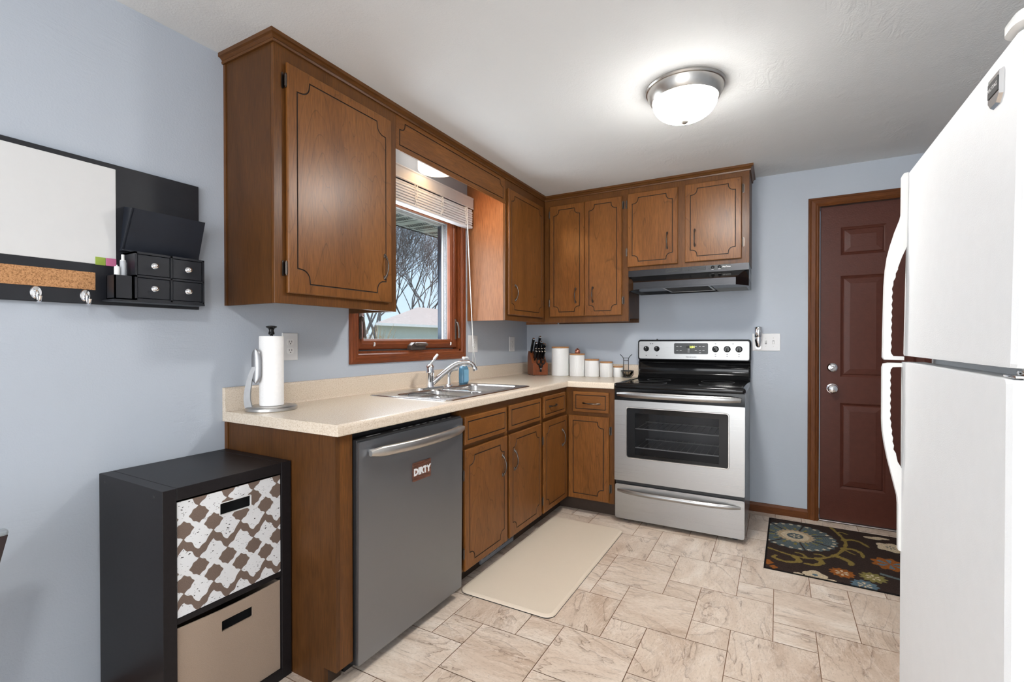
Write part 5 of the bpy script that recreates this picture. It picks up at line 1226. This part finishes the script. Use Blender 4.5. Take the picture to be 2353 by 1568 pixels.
# ------------------------------------------------------------------ mats
def make_mat():
    o = rrect(.612, -1.905, 1.098, -.802, .045, 8); mb = MB()
    mb.loft([[(p[0], p[1], z) for p in offset_loop(o, q)] for q, z in ((0, .0006), (0, .0045))], 1); mb.loft([[(p[0], p[1], z) for p in offset_loop(o, q)] for q, z in ((0, .0045), (.003, .009), (.016, .0125))]); mb.add([(p[0], p[1], .0125) for p in offset_loop(o, .016)], [tuple(range(len(o)))])
    mb.add([(p[0], p[1], .0006) for p in o], [tuple(range(len(o)))])
    tag(rebase(mb.build('floor_mat', [m_mat, m_blackm]), (.855, -1.35, 0)), 'cream cushioned floor mat in front of the sink cabinet', 'floor mat')
make_mat()
def make_rug():
    x0, x1, y0, y1 = 1.882, 3.06, -.940, -.120; nx, ny = 300, 210
    BR = (.034, .022, .018); TEAL = (.080, .105, .112); TEAL2 = (.115, .140, .142); CREAM = (.52, .42, .29); GOLD = (.205, .145, .040); OR = (.26, .085, .018); BLUE = (.095, .145, .180); BEI = (.40, .30, .19); GRN = (.20, .165, .055)
    def seg(px, py, a, b):
        ax, ay = a; bx, by = b; dx, dy = bx-ax, by-ay; t = max(0, min(1, ((px-ax)*dx+(py-ay)*dy)/(dx*dx+dy*dy+1e-9))); return math.hypot(px-ax-dx*t, py-ay-dy*t), t
    def curve(pts, n=5): return [tuple(p[:2]) for p in arcpts([(a, b, 0) for a, b in pts], n)]
    vines = [(curve([(2.225, -.13), (2.262, -.24), (2.284, -.35), (2.270, -.46), (2.215, -.600), (2.125, -.695), (2.02, -.715), (1.895, -.665)]), .011, .011),
             (curve([(2.275, -.33), (2.32, -.30), (2.36, -.315), (2.392, -.372)]), .016, .010), (curve([(2.262, -.47), (2.31, -.455), (2.345, -.49), (2.348, -.552)]), .018, .010), (curve([(2.215, -.60), (2.258, -.625), (2.285, -.66), (2.278, -.69)]), .020, .014),
             (curve([(2.13, -.69), (2.150, -.735), (2.115, -.785), (2.07, -.79)]), .020, .010), (curve([(2.02, -.715), (2.045, -.775), (1.985, -.815), (1.925, -.790), (1.935, -.755)]), .019, .009),
             (curve([(2.25, -.21), (2.275, -.195), (2.305, -.215)]), .009, .006), (curve([(2.275, -.49), (2.295, -.515), (2.315, -.53)]), .008, .005), (curve([(2.08, -.705), (2.06, -.665), (2.03, -.66)]), .010, .007), (curve([(2.17, -.65), (2.15, -.625), (2.12, -.632)]), .010, .007)]
    def col(x, y):
        c = BR
        # vines
        for pts, w0, w1 in vines:
            n = len(pts)
            for i in range(n-1):
                d, t = seg(x, y, pts[i], pts[i+1]); w = .78*(w0+(w1-w0)*(i/(n-1)))
                w *= 1+.22*math.sin(i*1.7)
                if d < w: c = GOLD
        # large teal flower
        dx, dy = x-2.030, y+.398; r = math.hypot(dx, dy); a = math.atan2(dy, dx)
        if r < .213+.006*math.cos(a*26):
            c = TEAL if (int(r*230)+int(math.sin(a*9)*2)) % 3 else TEAL2
            k = (a/(2*PI)*7) % 1
            if abs(k-.5) < .0052/max(r, .05) and r > .095: c = BR
            if .188 < r < .206 and abs(((a/(2*PI)*28) % 1)-.5) < .20: c = CREAM
            rr = .098+.007*math.cos(a*22)
            if r < rr: c = BEI if r > .074 else CREAM
            if r < .044: c = TEAL
            if r < .030 and abs(((a/(2*PI)*5) % 1)-.5) < .20: c = CREAM
            if .110 < r < .145 and abs(((a/(2*PI)*14) % 1)-.5) < .12: c = GRN
        def flower(cx, cy, R0, col1, col2, pet, inner=.42):
            nonlocal c
            ex, ey = x-cx, y-cy; q = math.hypot(ex, ey); b = math.atan2(ey, ex)
            if q < R0*(1+.12*math.cos(b*pet)):
                c = col1
                if R0*.15 < q < R0*(inner+.16) and abs(((b/(2*PI)*6) % 1)-.5) < .22: c = col2
        flower(2.232, -.817, .052, OR, CREAM, 11); flower(2.362, -.799, .054, GRN, CREAM, 11); flower(2.316, -.912, .054, BLUE, CREAM, 11)
        flower(2.462, -.580, .078, OR, BLUE, 9, .6); flower(2.50, -.320, .066, CREAM, TEAL, 5, .2); flower(2.112, -.912, .050, CREAM, BLUE, 4, .1); flower(1.893, -.865, .030, OR, OR, 5); flower(1.928, -.915, .018, OR, OR, 4)
        flower(2.66, -.42, .12, TEAL, CREAM, 12); flower(2.62, -.78, .06, GRN, CREAM, 11); flower(2.84, -.62, .07, OR, CREAM, 11); flower(2.90, -.30, .08, BLUE, CREAM, 9); flower(2.78, -.86, .05, CREAM, BLUE, 5)
        for cx, cy, rx, ry in ((2.180, -.938, .026, .012), (2.040, -.936, .022, .012), (2.222, -.944, .02, .008), (2.430, -.205, .045, .020), (2.475, -.185, .04, .016)):
            if ((x-cx)/rx)**2+((y-cy)/ry)**2 < 1: c = CREAM
        if math.hypot(x-2.112, y+.910) < .012: c = BLUE
        if abs(y+.745+(x-2.44)*.35) < .012 and x > 2.40 and x < 2.56: c = TEAL2
        if x-x0 < .008 or x1-x < .008 or y-y0 < .007 or y1-y < .007: c = (.012, .009, .009)
        return c
    vs = []; cols = []; fs = []
    rnd = random.Random(8)
    for j in range(ny+1):
        for i in range(nx+1):
            x = x0+(x1-x0)*i/nx; y = y0+(y1-y0)*j/ny
            e = min(x-x0, x1-x, y-y0, y1-y); z = .0075 if e > .004 else .004
            vs.append((x, y, z)); c = col(x, y); k = .85+.3*rnd.random(); cols.append((c[0]*k, c[1]*k, c[2]*k, 1))
    for j in range(ny):
        for i in range(nx): k = j*(nx+1)+i; fs.append((k, k+1, k+nx+2, k+nx+1))
    n = len(vs); vs += [(x0, y0, .0005), (x1, y0, .0005), (x1, y1, .0005), (x0, y1, .0005)]; cols += [(.01, .01, .01, 1)]*4
    a, b, c_, d = 0, nx, (nx+1)*(ny+1)-1, (nx+1)*ny
    fs += [(n, n+1, b, a), (n+1, n+2, c_, b), (n+2, n+3, d, c_), (n+3, n, a, d), (n+3, n+2, n+1, n)]
    me = bpy.data.meshes.new('entry_rug'); cx, cy = (x0+x1)/2, (y0+y1)/2
    me.from_pydata([(p[0]-cx, p[1]-cy, p[2]) for p in vs], [], fs); me.materials.append(m_rug)
    at = me.attributes.new('pattern', 'FLOAT_COLOR', 'POINT')
    for i, q in enumerate(cols): at.data[i].color = q
    o = bpy.data.objects.new('entry_rug', me); COL.objects.link(o); o.location = (cx, cy, 0.0005); o.rotation_euler.z = R(-1.0)
    tag(o, 'dark brown floral rug with teal flower in front of the entry door', 'rug')
make_rug()

# ------------------------------------------------------------------ chair, mostly outside the frame
def make_chair():
    c = thing('dining_chair', 'dark wooden chair back with grey cap at the lower left edge', 'chair', (.50, -3.60, 0))
    F = lambda u, v, d: (.300-d, u, v)
    MB().prism([[(-3.780, .50), (-3.393, .50), (-3.343, .722), (-3.830, .722)]], F, 0, .022).build('backrest', m_chairw, c)
    mb = MB(); mb.box((.274, -3.832, .7215), (.3025, -3.3415, .7355), bev=.005); mb.build('cap', m_chairg, c)
    MB().box((.28, -3.775, .430), (.70, -3.470, .460), bev=.010).build('seat', m_chairw, c)
    for x, y, h in ((.289, -3.765, .50), (.289, -3.41, .50), (.675, -3.755, .431), (.675, -3.490, .431)): MB().box((x-.014, y-.014, 0), (x+.014, y+.014, h), bev=.003, seg=1).build('leg', m_chairw, c)
make_chair()

# ------------------------------------------------------------------ outside the kitchen window
struct(MB().box((-70, -40, -1.0), (-.14, 80, -.6)), 'ground', m_grass)
mb = MB(); mb.box((-.735, -6, 2.125), (-.131, 3, 2.150), 0); mb.box((-.748, -6, 2.119), (-.735, 3, 2.30), 1); mb.box((-.80, -6, 2.150), (-.131, 3, 2.28), 0)
yy = -3.0; k = 0
while yy < 1.2:
    mb.box((-.735, yy, 2.1235), (-.131, yy+.006, 2.1255), 1)
    if k % 3 != 0:
        for q in range(24): mb.box((-.70+.022*q, yy+.016, 2.1238), (-.688+.022*q, yy+.064, 2.1255), 1)
    yy += .10; k += 1
struct(mb, 'trim_5', [m_soffit, m_vent])
def make_house():
    c = thing('neighbor_house', 'pale house with tan hip roof seen through the kitchen window', 'house', (-17.5, 20, -.6))
    MB().prism([[(-14.3, 12.6), (-14.3, 32), (-21, 32), (-21, 20.6)]], FZ(0), -.6, 2.02).build('wall', m_siding, c)
    e = [(-13.8, 12.0), (-13.8, 32.5), (-21.5, 32.5), (-21.5, 20.2)]
    ze, zr = 2.00, 3.30; r0, r1 = (-17.6, 19.4), (-17.6, 28.5)
    V = [(p[0], p[1], ze) for p in e]+[(*r0, zr), (*r1, zr)]
    mb = MB().add(V, [(0, 1, 5, 4), (1, 2, 5), (2, 3, 4, 5), (3, 0, 4), (3, 2, 1, 0)]); mb.build('roof', m_roof, c)
    mb = MB(); mb.box((-13.80, 12.0, 1.90), (-13.72, 32.5, 2.02)); mb.build('gutter', m_wjamb, c)
make_house()
def tree(label, x, y, h, seed, spread=.5):
    rnd = random.Random(seed); mb = MB()
    def grow(p, d, L, r, lev):
        n = 3; pts = [p]; q = p; dd = d
        for i in range(n):
            dd = (dd+Vector((rnd.uniform(-.14, .14), rnd.uniform(-.14, .14), rnd.uniform(-.03, .10)))).normalized(); q = q+dd*L/n; pts.append(q)
        mb.tube(pts, [r*(1-.4*i/n) for i in range(n+1)], 6 if lev < 2 else (4 if lev < 4 else 3), caps=False)
        if lev >= 7: return
        for k in range(4 if lev == 0 else (3 if lev < 5 else 2)):
            ax = Vector((rnd.uniform(-1, 1), rnd.uniform(-1, 1), rnd.uniform(-.2, .5))).normalized()
            nd = (dd+ax*rnd.uniform(spread*.7, spread*1.3)).normalized(); b = pts[-1] if k < 2 else pts[-2]
            grow(b, nd, L*(rnd.uniform(1.5, 1.9) if lev == 0 else rnd.uniform(.66, .84)), r*(.8 if lev == 0 else .64), lev+1)
    base = Vector((x, y, -.62)); grow(base, Vector((0, 0, 1)), h*.15, h*.0075, 0)
    o = rebase(mb.build('bare_tree', m_bark, None, 80), base); tag(o, label, 'tree', 'bare trees beyond the window')
tree('bare winter tree behind the right end of the neighbor roof ridge', -24.0, 29.0, 15, 4, .55)
tree('bare winter tree at the left end of the neighbor roof', -24.5, 21.6, 12, 11, .62)
tree('bare winter tree behind the left slope of the neighbor roof', -29.5, 27.2, 16, 31, .55)
tree('bare winter tree behind the middle of the neighbor roof ridge', -27.5, 26.0, 16, 47, .55)
tree('bare winter tree farthest back, right of the others beyond the window', -33.0, 36.5, 17, 52, .55)
tree('bare winter tree farthest back, left of the others beyond the window', -35.0, 28.0, 18, 63, .55)
def shrub():
    rnd = random.Random(2); mb = MB(); b = Vector((-11.6, 9.80, -.6))
    for i in range(170):
        a = rnd.uniform(0, 2*PI); l = rnd.uniform(1.2, 2.7); o = rnd.uniform(.1, .85); p0 = b+Vector((rnd.uniform(-.25, .25), rnd.uniform(-.25, .25), 0))
        mb.tube([p0, p0+Vector((math.cos(a)*o*.4, math.sin(a)*o*.4, l*.6)), p0+Vector((math.cos(a)*o, math.sin(a)*o, l*rnd.uniform(.7, 1)))], [.016, .011, .005], 3, caps=False)
    o = rebase(mb.build('dry_shrub', m_straw, None, 80), b); tag(o, 'dry straw-colored shrub at the lower left of the window view', 'shrub')
shrub()
